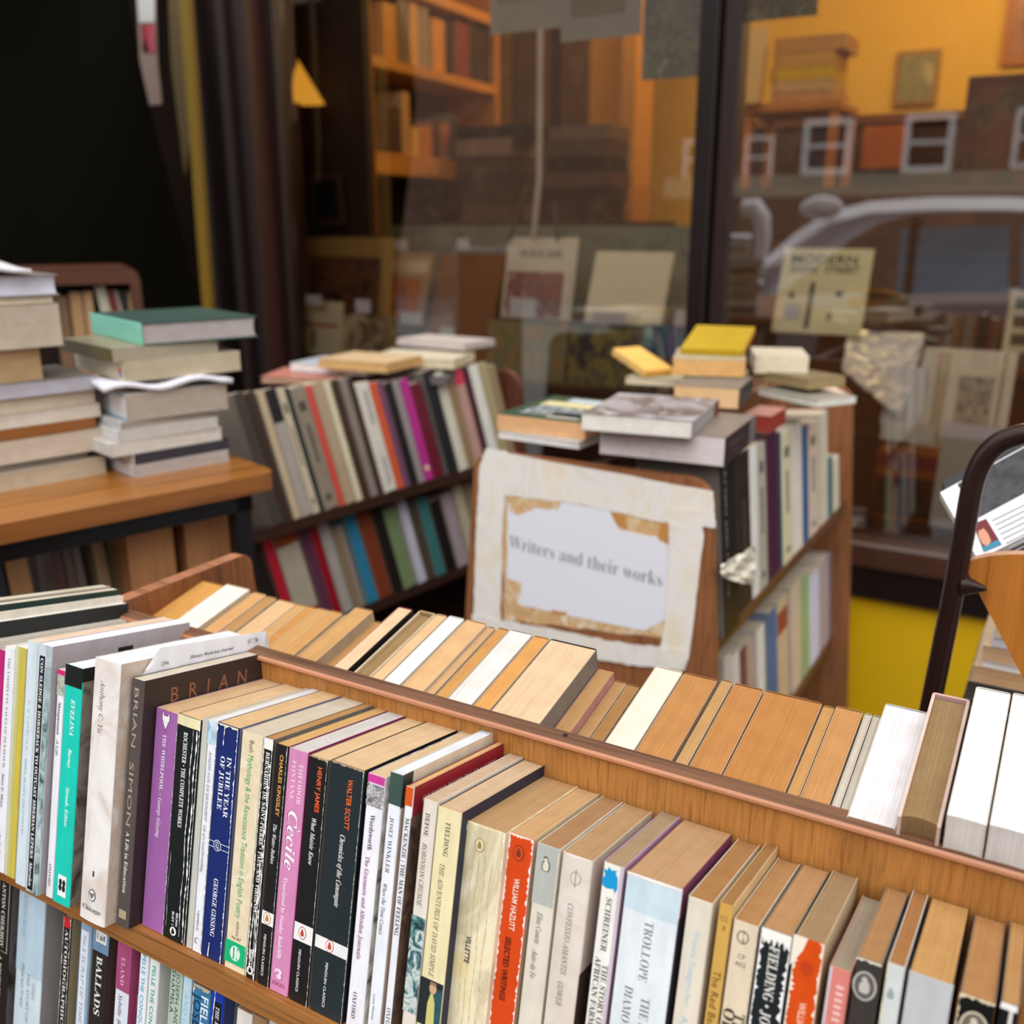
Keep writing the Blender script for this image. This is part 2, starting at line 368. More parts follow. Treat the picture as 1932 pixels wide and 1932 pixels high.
# ------------------------------------------------------------------ book trolleys
def frame(o, X, Y, tilt=12): return (o, X, Y, R(tilt))
def trolley(fr, x0, x1, yb, tiers, top, hw, label, foot=-.8, flare=.10, panel=BRN, r=.045, back=True, cap=True, wd=(OAK, OAKX, CAPW, CAPL)):
    o, X, Y, tl_ = fr; root = empty('book_trolley', mat4(o, X, Y, Z)); tn = math.tan(tl_); c = .006
    def poly():
        p = [(c + hw + flare * (top - foot), foot), (c + hw, top - r)]
        p += [(c + hw - r + r * math.cos(a * math.pi / 12), top - r + r * math.sin(a * math.pi / 12)) for a in range(1, 7)]
        return p + [(2 * c - y, z) for y, z in p[::-1]]
    for x in (x0 - .018, x1):
        e = MB(); e.prism(poly(), V((x, 0, 0)), V((0, 1, 0)), V((0, 0, 1)), V((.018, 0, 0)), panel, CAPL if panel is BRN else None); e.build('end_panel', root)
    d = MB(); d.box((x0, 0, foot + .1), (x1, .012, top - .0102), wd[0]); d.build('divider', root)
    if cap:
        k = MB(); pr = [(-.004, .0035, 3), (-.0052, .005, 3), (-.0048, .007, 3), (-.003, .0086, 2), (.001, .0095, 2), (.012, .0095, 2), (.0155, .007, 2), (.0155, .0035, 2)]
        rows = [[V((x, y, top - .0135 + z)) for y, z, _ in pr] for x in (x0, x1)]
        for i in range(len(pr) - 1): k.face([rows[0][i], rows[1][i], rows[1][i + 1], rows[0][i + 1]], wd[pr[i][2]], True)
        k.face(rows[0][::-1], wd[2]); k.face(rows[1], wd[2]); k.build('rail_cap', root)
    for tz in tiers:
        tz, yb = tz if isinstance(tz, tuple) else (tz, yb)
        for sd in ((1, -1) if back else (1,)):
            s_ = MB(); g = lambda y, z: (y if sd == 1 else .012 - y, z + tz)
            pl = [g(yb - .004, .0008), g(-.0, -tn * -yb), g(0, -tn * -yb - .02), g(yb - .004, -.0225)]
            if sd == -1: pl = pl[::-1]
            s_.prism(pl, V((x0, 0, 0)), V((0, 1, 0)), V((0, 0, 1)), V((x1 - x0, 0, 0)), wd[1]); s_.build('shelf', root)
    return tag(root, label, 'book trolley')
T12 = R(12)
def axes(fr):
    o, X, Y, tilt = fr; return X, Y * math.cos(tilt) - Z * math.sin(tilt), Z * math.cos(tilt) + Y * math.sin(tilt)
def put(fr, yb, zb, a, b, q=0, d=.129, lean=0, gap=.0003, h=None, **kw):
    """book whose spine's head runs between two points seen at pixels a, b; q = how far the spine stands proud of the shelf edge"""
    o, X, Y, _ = fr; X, D, U = axes(fr); base_ = o + Y * yb + Z * zb - D * q
    pa, pb_ = hit(*a, base_, D) - base_, hit(*b, base_, D) - base_
    x0, x1 = pa.dot(X) + gap, pb_.dot(X) - gap; hh = (pa.dot(U) + pb_.dot(U)) / 2
    if h: hh = h
    if lean:
        Xl = X * math.cos(lean) - U * math.sin(lean); Ul = U * math.cos(lean) + X * math.sin(lean); x0 -= hh * math.sin(lean); hh /= math.cos(lean)
        return book(mat4(base_ + X * x0, Xl, D, Ul), max(.002, (pb_ - pa).dot(X) * math.cos(lean) - 2 * gap), d, hh, **kw), hh
    return book(mat4(base_ + X * x0, X, D, U), max(.002, x1 - x0), d, hh, **kw), hh

FA = frame(W(-.4402, .4546 + .165, -.5806), L, N)
trolley(FA, -.405, .62, -.168, (0, (-.245, -.213)), .1925, .2, r=.016, label='long oak double-sided book trolley with a sloping shelf each side of its central rail')

# ------------------------------------------------------------------ near trolley, front shelf: spines towards us
BLK, NAVY, INK = (24, 24, 26), (20, 34, 92), (40, 42, 48)
CRW = (232, 218, 190)
WT = (240, 238, 234)
FOX = [(-4, 8), (-2.4, 4.6), (2.4, 4.6), (4, 8), (4.2, 2), (0, -7), (-4.2, 2)]
PENG = [(-1.4, -2.8), (1.4, -2.8), (2, -1), (1.7, 1.2), (.9, 2.1), (.5, 3.4), (-.7, 3.6), (-1.4, 2.6), (-.8, 1.8), (-1.8, .6), (-1.9, -1.2)]
def pen(xc, z, ring, fill, k=1.0):
    return [('c', xc, z, 3.9 * k, 5.2 * k, ring), ('c', xc, z, 3.3 * k, 4.6 * k, fill), ('g', xc, z, [(x * k * .9, y * k * .9) for x, y in PENG], ring)]
def penclass(c1, c2, author, title, xa, za0, za1, zt0, zt1, band, zp0, zp1, ha, ht, ring, bc):
    return [('t', author, xa, za0, za1, ha, 'sb', c1), ('t', title, xa - .08, zt0, zt1, ht, 'bi', (225, 222, 216)),
            ('r', 0, 1, band[0], band[1], (238, 236, 232))] + pen(.45, (band[0] + band[1]) / 2, ring, (238, 236, 232)) + [('t', 'PENGUIN CLASSICS', .42, zp0, zp1, 2.3, 'sb', (222, 220, 216)), ('w', 'R', .5, WT)]
FRONT = [
 # (left px, y, right px, y, proud mm, height tweak, {book})
 ('book spine in magenta at the picture edge', 'magenta', (-24, 1224, 9, 1221, 20), dict(col=(188, 22, 116), page=(205, 198, 186), board=(186, 182, 174), art=[('t', 'Army in America', .55, .05, .55, 5, 'sb', (235, 200, 215))])),
 ('thin white paperback with small black title down its spine', 'white', (9, 1221, 28, 1222, 21), dict(col=(236, 236, 242), page=(232, 230, 228), art=[('t', 'THE COMPLETE TALES OF DULDITCH', .5, .045, .53, 3.3, 'r', INK), ('t', 'Mary E. Mann', .5, .555, .71, 3.3, 'bi', INK), ('t', 'Larks Press', .5, .83, .95, 3.3, 'bi', INK)])),
 ('slim book in a glossy yellow-green wrapper', 'yellow-green', (28, 1223, 51, 1219, 21), dict(col=(206, 206, 178), page=(225, 222, 214), art=[('r', .55, 1, 0, 1, (206, 186, 70)), ('r', .3, .55, 0, 1, (196, 192, 120))])),
 ('pale icy blue paperback with faint grey title', 'icy blue', (52, 1207, 72, 1213, 24), dict(col=(212, 224, 230), page=(222, 194, 170), art=[('t', 'D. H. LAWRENCE', .45, .24, .44, 2.8, 'r', (150, 160, 166)), ('t', 'BIRDS, BEASTS AND FLOWERS', .45, .475, .79, 2.8, 'r', (150, 160, 166))])),
 ('tall grey book with white title in a black strip', 'black-strip', (72.8, 1213, 98.3, 1221, 26), dict(col=pic(((206, 214, 222), (176, 186, 192), (130, 150, 150)), 45, 3), page=(232, 234, 238), board=(166, 158, 162), art=[('r', .0, .62, 0, .99, (200, 210, 218)), ('r', .14, .56, .045, .99, (18, 18, 20)), ('t', 'CON SLEDGE & HORSEBACK TO OUTCAST SIBERIAN LEPERS', .34, .055, .86, 3.6, 'b', (240, 240, 240)), ('t', 'Marsden', .34, .875, .975, 3.8, 'bi', (240, 240, 240)), ('p', .66, 1, .2, 1, ((60, 80, 84), (150, 176, 176), (206, 214, 216)), 70), ('b', .45, .56, .012, .03, (20, 20, 22)), ('s', 'C', .46, .54, .022, 9, 'b', (240, 240, 240))])),
 ('slender white paperback with a magenta and mosaic tip', 'magenta-tipped', (109.5, 1262, 123, 1266, 21), dict(col=(238, 236, 242), page=(224, 218, 210), art=[('r', 0, 1, 0, .022, (216, 30, 116)), ('p', 0, 1, .022, .11, ((150, 120, 150), (190, 200, 170), (120, 150, 160)), 160), ('t', 'Maupassant', .5, .14, .28, 3.2, 'b', INK), ('t', 'A Life', .5, .30, .37, 3, 'i', INK), ('t', 'OXFORD', .5, .85, .95, 3, 'r', INK)])),
 ('turquoise paperback with a black top to its spine', 'turquoise', (124, 1252, 157, 1262, 22), dict(col=(20, 200, 180), page=(226, 228, 232), board=pic(((96, 88, 78), (140, 132, 120), (70, 64, 58)), 40, 5), art=[('r', 0, 1, 0, .085, (16, 16, 18)), ('t', 'EVELINA', .55, .135, .285, 5, 'bi', (236, 250, 248)), ('t', 'Burney', .55, .34, .42, 4.4, 'bi', (236, 250, 248)), ('t', 'Straub, Editor', .55, .50, .67, 4.2, 'bi', (236, 250, 248)), ('r', .3, .8, .875, .965, (238, 240, 240)), ('c', .45, .905, 2, 3, BLK), ('c', .66, .905, 2, 3, BLK), ('c', .45, .928, 2, 3, BLK), ('c', .66, .928, 2, 3, BLK), ('b', 0, .12, 0, .012, (30, 30, 30))])),
 ('fat cream-white paperback with crinkled spine and small round seal', 'cream-white', (179, 1241, 228, 1252, 23.5), dict(col=pic(((238, 234, 230), (232, 226, 220), (214, 200, 190)), 25, 8), page=(222, 226, 232), board=pic(((206, 196, 184), (190, 168, 150), (216, 208, 198)), 22, 2), bulge=.001, art=[('t', 'Anthony C. Yu', .4, .075, .275, 5.6, 'i', (110, 100, 90)), ('r', .47, .53, .80, .822, (40, 40, 40)), ('c', .5, .895, 4.6, 5.4, INK), ('c', .5, .895, 3.8, 4.6, (236, 232, 228)), ('g', .5, .895, [(x * .7, y * .45) for x, y in FOX], (120, 116, 112)), ('c', .5, .895, 1.2, 1.6, (220, 216, 212)), ('h', 'Chicago', .15, .85, .948, 4.4, 'r', INK)])),
 ('dark brown paperback with widely spaced copper capitals', 'dark brown', (248.6, 1279.5, 272.5, 1284.5, 13), dict(col=(84, 76, 72), page=(206, 196, 180), board=(52, 40, 37), art=[('t', 'BRIAN  SIMON', .45, .035, .585, 5.0, 's', (178, 158, 142)), ('t', 'A Life in Education', .5, .61, .86, 4, 'b', (226, 222, 218)), ('r', .2, .8, .93, .965, (178, 164, 132)), ('k', .1, 0, 1, .35, (120, 110, 104)), ('s', 'B  R  I  A  N', .21, .84, .018, 13, 's', (142, 92, 66))])),
 ('purple paperback with a white fox head at the top', 'purple', (294.3, 1334.8, 335, 1347, 0), dict(col=(160, 100, 164), art=[('g', .5, .048, [(x * 1.13, y * 1.12) for x, y in FOX], BLK), ('g', .5, .048, FOX, (240, 238, 240)), ('g', .44, .05, [(-.6, 0), (.5, -.6), (.3, .3)], BLK), ('g', .56, .05, [(.6, 0), (-.5, -.6), (-.3, .3)], BLK), ('t', 'THE WHIRLPOOL', .5, .105, .36, 4.2, 'b', (236, 222, 240)), ('c', .5, .376, .5, .5, (236, 222, 240)), ('t', 'George Gissing', .5, .392, .575, 4.3, 'bi', (236, 222, 240))])),
 ('black paperback with cream top band and white cracks', 'cracked black', (335.8, 1347, 380, 1358, 0), dict(col=(18, 24, 24), page=(210, 178, 138), bulge=.0006, art=[('r', 0, 1, 0, .045, (232, 222, 176)), ('t', 'ROCHESTER \u2022 THE COMPLETE WORKS', .42, .07, .49, 4.6, 'b', (236, 236, 232)), ('k', .72, .05, .97, .8, WT), ('k', .88, .05, .99, 1.2, WT), ('k', .12, .6, .95, .3, WT), ('w', 'L', .7, WT), ('w', 'R', 1.0, WT), ('t', 'BRUNN', .62, .868, .928, 2.3, 'sb', WT), ('t', 'BLIST 1', .45, .868, .928, 2.3, 'sb', WT), ('c', .5, .955, 3.6, 3.9, WT), ('g', .5, .955, [(x * .9, y * .8) for x, y in PENG], BLK)])),
 ('narrow grey spine in plastic with serrated page edge', 'plastic grey', (381, 1357, 393, 1357, 0), dict(col=(198, 196, 186), page=(188, 176, 158))),
 ('narrow white paperback with a pale blue picture tip', 'blue-tipped', (393.5, 1358, 409.5, 1362, 0), dict(col=(234, 236, 242), page=(214, 214, 216), art=[('p', 0, 1, 0, .1, ((130, 170, 200), (190, 214, 226), (220, 232, 240)), 90), ('t', 'JOSEPH VON EICHENDORFF', .5, .13, .43, 2.9, 'i', (90, 92, 98)), ('t', 'Life of a Good-for-nothing', .5, .445, .65, 2.9, 'i', (90, 92, 98)), ('t', 'HESPERUS', .5, .82, .905, 2.2, 's', INK), ('h', 'C', .3, .7, .95, 5, 'i', INK)])),
 ('navy paperback, edges worn to white, with a double band and oval badge', 'navy', (410.5, 1362, 452, 1374, 0), dict(col=(22, 40, 104), page=(206, 172, 128), art=[('t', 'IN THE YEAR', .66, .13, .385, 4.7, 'b', (232, 234, 240)), ('t', 'OF JUBILEE', .36, .135, .36, 4.7, 'b', (232, 234, 240)), ('r', 0, 1, .498, .501, (210, 214, 226)), ('r', 0, 1, .521, .524, (210, 214, 226)), ('c', .42, .511, 4.2, 4.8, (226, 228, 236)), ('c', .42, .511, 3.6, 4.2, (40, 56, 116)), ('t', 'GP', .42, .495, .528, 3.6, 'bi', (226, 228, 236)), ('t', 'GEORGE GISSING', .5, .65, .90, 4.7, 'b', (232, 234, 240)), ('k', .38, .01, .09, 1, WT), ('k', .4, .93, .99, 1, WT), ('w', 'L', 1.3, WT), ('w', 'R', 1.3, WT), ('w', 'T', 2, (230, 216, 190))])),
 ('cream paperback with green lettering and a green block at its foot', 'green-lettered', (456.5, 1378, 497.5, 1390, 0), dict(col=pic(((232, 216, 186), (224, 206, 170), (236, 224, 198)), 40, 1), page=(196, 184, 166), art=[('t', 'Bush', .5, .03, .078, 4.6, 's', (70, 60, 48)), ('t', 'Mythology & the Renaissance Tradition in English Poetry', .5, .09, .775, 5.6, 's', (44, 160, 92)), ('t', 'NORTON', .5, .79, .85, 2.6, 's', (70, 60, 48)), ('h', 'N187', .28, .72, .862, 2.4, 's', (70, 60, 48)), ('r', 0, 1, .878, .972, (24, 178, 116)), ('c', .5, .925, 5.4, 6.4, (214, 236, 220)), ('k', .42, .9, .95, 1, (24, 150, 100)), ('k', .6, .9, .95, 1, (24, 150, 100)), ('w', 'R', .5, (246, 240, 226))])),
 ('narrow battered black paperback whose spine is cracked white', 'battered black', (499, 1391, 517, 1396, 0), dict(col=(26, 24, 22), page=(176, 132, 84), art=[('r', 0, 1, 0, .045, WT), ('t', 'BERNARDIN DE SAINT-PIERRE \u2022 PAUL AND VIRGINIA', .5, .055, .72, 3.8, 'b', WT), ('k', .3, .72, .97, 1.2, WT), ('k', .62, .5, .97, .9, WT), ('k', .8, .1, .98, .8, WT), ('w', 'L', 1.2, WT), ('w', 'R', 1.8, WT), ('t', 'BRUNN 1', .5, .875, .935, 2.4, 'sb', WT), ('c', .5, .962, 3.2, 3.6, WT), ('g', .5, .962, [(x * .8, y * .7) for x, y in PENG], BLK)])),
 ('slim black paperback with yellow-orange author capitals and white band', 'yellow-lettered black', (520.7, 1402, 544.3, 1409, 0), dict(col=(28, 26, 27), page=(202, 160, 104), art=penclass((226, 168, 78), 0, 'CHARLES KINGSLEY', 'The Water-Babies', .55, .04, .29, .325, .49, (.69, .745), .785, .96, 3.4, 3.6, (186, 136, 60), 0))),
 ('pink paperback with big white rounded title', 'pink', (545, 1410, 581, 1421, 0), dict(col=(212, 138, 180), page=(196, 192, 188), board=(140, 30, 84), art=[('t', 'THEODOR', .72, .05, .215, 4.2, 'r', (240, 214, 232)), ('t', 'FONTANE', .35, .045, .205, 4.2, 'r', (240, 214, 232)), ('t', 'Cecile', .5, .245, .487, 10.5, 'bi', (150, 56, 110)), ('t', 'Cecile', .52, .246, .486, 9.6, 'bi', (246, 238, 246)), ('g', .86, .317, [(-.8, -1.2), (2.2, .6), (2.2, 1.4), (-.8, -.4)], (246, 238, 246)), ('t', 'Translated by Stanley Radcliffe', .42, .52, .86, 4.0, 'b', (244, 226, 240)), ('c', .45, .912, 3.8, 2.6, (240, 214, 232)), ('c', .5, .93, 2.6, 2.2, (240, 214, 232)), ('c', .4, .917, 1.6, 1.4, (206, 128, 174)), ('h', 'ANGEL', .12, .88, .962, 3.1, 'r', (150, 40, 100))])),
 ('black paperback with red-orange author capitals, white band above its foot', 'red-lettered black', (583, 1424, 620, 1436, 0), dict(col=(26, 25, 27), page=(208, 178, 138), art=[('w', 'T', 1.2, (190, 160, 120))] + penclass((232, 96, 50), 0, 'HENRY JAMES', 'What Maisie Knew', .62, .035, .215, .24, .43, (.675, .748), .78, .955, 4.0, 4.2, (186, 60, 56), 0))),
 ('thick slate-black paperback with orange author capitals', 'thick slate-black', (624.3, 1437, 689, 1451, 0), dict(col=(34, 44, 48), page=(206, 176, 138), board=(20, 20, 22), art=[('w', 'T', 1.6, (170, 150, 120))] + penclass((226, 104, 44), 0, 'WALTER SCOTT', 'Chronicles of the Canongate', .62, .05, .245, .27, .555, (.692, .742), .785, .965, 4.4, 4.6, (196, 70, 56), 0))),
 ('white paperback with pink tip above a black engraving', 'pink-tipped white', (694.7, 1459, 727.7, 1467, 2), dict(col=(238, 236, 242), page=(206, 180, 146), board=pic(((70, 66, 62), (190, 186, 184), (232, 230, 228)), 50, 4), art=[('r', 0, 1, 0, .032, (206, 64, 150)), ('p', 0, 1, .036, .12, ((40, 38, 40), (214, 210, 212), (70, 68, 70), (230, 228, 230)), 260), ('t', 'Wordsworth', .48, .15, .285, 4.2, 'b', INK), ('t', 'The Grasmere and Alfoxden Journals', .42, .31, .71, 3.7, 'b', (150, 84, 136)), ('t', 'OXFORD', .42, .84, .945, 3.6, 'r', INK)])),
 ('white paperback with a dark green cap on its spine', 'green-capped white', (737, 1455, 761.4, 1463, 2), dict(col=(236, 238, 244), page=(216, 222, 232), board=(214, 200, 178), art=[('r', 0, 1, 0, .115, (62, 84, 76)), ('t', 'JOSEF WINKLER', .45, .16, .365, 3.6, 'r', INK), ('t', 'When the Time Comes', .4, .405, .595, 3.2, 'i', INK), ('t', 'Lotte Meitner', .4, .82, .92, 1.8, 's', INK), ('b', 0, .1, 0, .025, (50, 58, 52))])),
 ('white paperback with an orange cap and crimson side board', 'orange-capped white', (766, 1483, 781.4, 1487, 2), dict(col=(236, 236, 240), page=(206, 168, 120), board=(140, 28, 40), art=[('r', 0, 1, 0, .07, (214, 88, 34)), ('t', 'MACKENZIE | THE MAN OF FEELING', .55, .115, .56, 3.4, 'b', INK), ('t', 'OXFORD', .55, .84, .94, 3.2, 'r', INK), ('b', 0, 1, .022, .19, ((60, 44, 38), (106, 82, 66), (36, 28, 24))), ('s', "OXFORD WORLD'S CLASSICS", .1, .9, .012, 4.6, 'r', (234, 196, 190))])),
 ('cream paperback with teal painting low on its spine', 'teal-pictured cream', (798.6, 1505, 825.5, 1516, -2), dict(col=(228, 218, 204), page=(194, 168, 142), art=[('t', 'DEFOE', .42, .05, .14, 3.7, 'b', (70, 62, 56)), ('t', 'ROBINSON CRUSOE', .42, .165, .41, 3.7, 'i', (80, 72, 66)), ('p', 0, 1, .45, .83, ((30, 50, 56), (90, 140, 144), (214, 220, 214), (60, 110, 120), (60, 44, 50)), 75), ('c', .5, .905, 3.4, 3.4, BLK), ('c', .5, .905, 2.2, 2.2, (228, 218, 204))])),
 ('butter-yellow paperback with navy side and portrait near its foot', 'butter-yellow', (826, 1519, 871, 1537, -2), dict(col=(236, 222, 176), page=(198, 170, 138), board=(26, 34, 58), art=[('t', 'FIELDING', .5, .05, .18, 3.9, 'b', (84, 76, 62)), ('t', 'THE ADVENTURES OF DAVID SIMPLE', .42, .21, .655, 3.9, 'i', (84, 76, 62)), ('r', 0, 1, .665, .85, (36, 44, 44)), ('p', .45, 1, .69, .85, ((30, 70, 74), (40, 90, 96), (50, 60, 56)), 60), ('g', .55, .78, [(-3, -12), (4, -12), (3, 6), (1, 12), (-1, 12), (-3, 4)], (206, 196, 120)), ('c', .58, .695, 3, 4, (206, 166, 130)), ('g', .58, .683, [(-3, 0), (3, 0), (2.4, 2.6), (-2.4, 2.6)], (150, 120, 90))])),
 ('yellowed cream paperback, deeply creased spine with small oval bird mark', 'creased yellowed', (879, 1551, 956, 1569, -13), dict(col=pic(((232, 214, 160), (236, 224, 190), (206, 192, 156), (240, 230, 204)), 14, 9), page=(176, 140, 98), bulge=.003, art=[('k', .3, .02, .98, .5, (186, 172, 140)), ('k', .45, .1, .98, .4, (186, 172, 140)), ('k', .62, .05, .98, .5, (186, 172, 140)), ('k', .78, .1, .98, .4, (186, 172, 140))] + pen(.45, .07, (150, 130, 70), (234, 220, 180), .95) + [('t', 'VILLETTE', .42, .44, .55, 4, 'sb', INK), ('w', 'L', 1.8, (240, 226, 216)), ('w', 'R', 1, (244, 232, 212))])),
 ('bright orange paperback with white author capitals and tan page top', 'bright orange', (961.5, 1570, 1008.5, 1584, -19), dict(board=(204, 184, 150), col=(214, 72, 20), page=(190, 152, 108), art=[('w', 'L', 1.2, WT), ('w', 'R', 1.6, WT), ('w', 'T', 2, (236, 222, 200))] + pen(.45, .07, (120, 50, 24), (214, 72, 20), 1.1) + [('t', 'WILLIAM HAZLITT', .5, .17, .38, 4.2, 'sb', (240, 220, 204)), ('t', 'SELECTED WRITINGS', .42, .41, .67, 4.2, 'sb', (70, 24, 16))])),
 ('cream paperback, grey top with a standing bird emblem', 'grey-topped', (1014, 1591, 1058, 1602, -19), dict(col=(222, 214, 198), page=(160, 122, 86), art=[('r', 0, 1, 0, .235, (182, 184, 176)), ('g', .46, .075, [(x * 1.7, y * 1.7) for x, y in PENG], (90, 88, 80)), ('g', .46, .075, [(x * 1.2, y * 1.4 - .3) for x, y in PENG], (222, 214, 190)), ('t', 'Elias Canetti', .45, .265, .39, 3.9, 'i', (110, 104, 94)), ('t', 'Auto da Fe', .42, .415, .53, 3.9, 'i', (110, 104, 94)), ('w', 'R', .8, (238, 228, 206))])),
 ('thick cream paperback with peeling brown board and faint circle emblem', 'thick cream', (1061.5, 1604, 1119, 1628, -19), dict(col=pic(((224, 214, 204), (216, 204, 190), (230, 222, 212)), 20, 2), page=(172, 138, 98), board=(206, 194, 172), bulge=.002, art=[('c', .55, .08, 4, 4.6, (150, 144, 136)), ('c', .55, .08, 3.4, 4, (220, 210, 200)), ('r', .535, .565, .045, .115, (150, 144, 136)), ('t', 'CONFESSIO AMANTIS', .5, .18, .46, 4.0, 'i', (130, 122, 116)), ('t', 'GOWER', .46, .49, .585, 4.0, 'i', (130, 122, 116)), ('b', 0, 1, .08, .2, (70, 56, 44))])),
 ('white paperback with a ragged cyan patch at the top', 'cyan-patched', (1138.8, 1627, 1178, 1637, -19), dict(col=(238, 236, 226), page=(158, 134, 104), board=(196, 160, 186), art=[('r', .85, 1, 0, 1, (206, 190, 206)), ('g', .42, .055, [(-5, -6), (-2, -7), (3, -6), (4, -9), (5.5, -5), (5, 2), (3, 5), (4, 7), (0, 6), (-2, 8), (-3, 5), (-5.5, 6), (-4, 1), (-6, -1)], (20, 150, 206)), ('t', 'SCHREINER', .48, .125, .33, 4.0, 'b', (96, 90, 86)), ('t', 'THE STORY OF AN', .68, .375, .68, 4.0, 'b', (96, 90, 86)), ('t', 'AFRICAN FARM', .3, .355, .62, 4.0, 'b', (96, 90, 86))])),
 ('very thick pale blue-white paperback, widest in the front row', 'very thick pale', (1183, 1642, 1288, 1681, -19), dict(col=(226, 232, 236), page=(178, 142, 104), board=(120, 60, 90), bulge=.0015, art=[('r', .02, .98, .01, .13, (202, 220, 228)), ('t', 'TROLLOPE', .52, .15, .375, 6, 'r', (108, 108, 112)), ('t', 'THE EUSTACE', .62, .43, .71, 6, 'r', (108, 108, 112)), ('t', 'DIAMONDS', .3, .41, .63, 6, 'r', (108, 108, 112)), ('b', 0, 1, .02, .2, (62, 60, 66)), ('w', 'T', 1.2, (236, 226, 206))])),
 ('cream paperback with faint pale blue lettering', 'blue-lettered cream', (1298, 1691, 1346, 1705, -19), dict(col=(224, 214, 196), page=(160, 116, 72), bulge=.001, art=[('t', 'Francis Steegmuller', .52, .12, .39, 4, 's', (160, 196, 212)), ('t', 'Apollinaire', .5, .43, .62, 4, 's', (160, 196, 212))])),
 ('thin ochre paperback with brown lettering', 'thin ochre', (1357, 1702, 1384, 1711, -19), dict(col=(206, 162, 82), page=(150, 110, 68), art=[('h', 'CL', .2, .8, .052, 3, 's', (110, 76, 30)), ('h', '3', .4, .65, .085, 3, 's', (110, 76, 30)), ('t', 'The Red Badge of Courage', .5, .24, .68, 4.6, 's', (104, 70, 28))])),
 ('cream paperback with a small ring emblem above code lettering', 'ring-marked', (1383.5, 1736, 1432.5, 1747, -19), dict(col=(224, 206, 178), page=(168, 126, 82), art=[('c', .45, .055, 3.8, 4.4, (110, 100, 90)), ('c', .45, .055, 2.9, 3.5, (224, 206, 178)), ('k', .45, .035, .075, .8, (110, 100, 90)), ('h', 'CP', .35, .65, .125, 3, 's', (120, 108, 96)), ('h', '402', .28, .7, .153, 3, 's', (120, 108, 96)), ('t', 'THE', .72, .33, .44, 7, 'b', (60, 50, 44)), ('t', 'OF A', .32, .325, .47, 7, 'b', (60, 50, 44)), ('w', 'R', .6, (240, 228, 206))])),
 ('black paperback flaked white along both edges', 'flaked black', (1437, 1750, 1496, 1766, -19), dict(col=(28, 34, 36), page=(174, 132, 90), art=[('r', 0, 1, 0, .035, WT), ('w', 'L', 2.6, WT), ('w', 'R', 2.6, WT), ('w', 'T', 9, (240, 236, 228)), ('t', 'FIELDING \u2022 JOSEPH ANDREWS', .5, .055, .66, 6, 'b', (226, 222, 214))])),
 ('vivid orange paperback with a ragged white upper corner', 'ragged orange', (1501, 1769, 1558, 1778, -19), dict(board=(200, 180, 146), col=(212, 76, 12), page=(152, 124, 92), art=[('w', 'L', 3, (240, 226, 208)), ('w', 'R', 2, (240, 222, 200)), ('g', .12, .02, [(-3.5, -16), (-1, -12), (3, -4), (5, 4), (-3.5, 4)], (240, 226, 208)), ('c', .5, .1, 3.6, 4.6, (190, 60, 10)), ('t', 'WILLIAM HAZLITT', .55, .22, .44, 4, 'sb', (244, 200, 170))])),
 ('short salmon-pink paperback set low', 'salmon-pink', (1565, 1824, 1607, 1833, -19), dict(col=(216, 128, 116), page=(160, 146, 126), art=[('r', 0, .14, 0, 1, (206, 190, 196)), ('t', 'IIIIII IIIII', .6, .06, .34, 4, 'sb', (232, 190, 182))])),
 ('dark charcoal paperback with a pale oval bird badge', 'charcoal', (1616, 1806, 1666, 1818, -19), dict(col=(60, 54, 50), page=(164, 122, 80), art=pen(.45, .09, (190, 184, 178), (96, 90, 86), 1.7) + [('t', 'TROIL', .5, .22, .36, 4.6, 'sb', (180, 174, 168)), ('w', 'T', 1.5, (230, 220, 200))])),
 ('pale grey-green paperback with worn ivory edge', 'pale grey-green', (1674.5, 1815, 1709.5, 1826, -19), dict(col=(206, 210, 206), page=(158, 110, 66), art=[('g', .4, .1, PENG, (150, 160, 160)), ('w', 'L', 1.2, (232, 222, 186))])),
 ('wide plain silver-grey paperback', 'silver-grey', (1714, 1833, 1801, 1858, -19), dict(col=(190, 190, 192), page=(186, 142, 88), board=(36, 34, 34))),
 ('wide black paperback with a cream oval bird badge', 'wide black', (1810, 1873, 1880, 1893, -19), dict(col=(16, 15, 16), page=(170, 124, 78), art=[('w', 'T', 2, (226, 206, 170)), ('w', 'L', 1, (226, 206, 170))] + pen(.52, .1, (206, 196, 170), (110, 100, 86), 1.9) + [('t', 'III', .62, .17, .2, 4, 'sb', (40, 40, 40))])),
 ('black and white striped paperback at the row end', 'striped', (1888, 1889, 1926, 1901, -19), dict(col=(20, 20, 22), page=(176, 132, 84), art=[('r', .5, .7, .01, .2, (222, 218, 210)), ('r', 0, .9, 0, .02, WT), ('c', .4, .1, 4, 4, (200, 196, 190))])),
]
FR_ROW = []
for desc, short, (xa, ya, xb, yb_, pr), kw in FRONT:
    q = pr / 1000; kw.setdefault('page', PAPER)
    o, hh = put(FA, -.165, 0, (xa, ya), (xb, yb_), q, d=.129 + q - .001, group=None, **kw)
    tag(o, desc, 'book', 'books on the front shelf of the near trolley'); FR_ROW.append((o, desc, short))
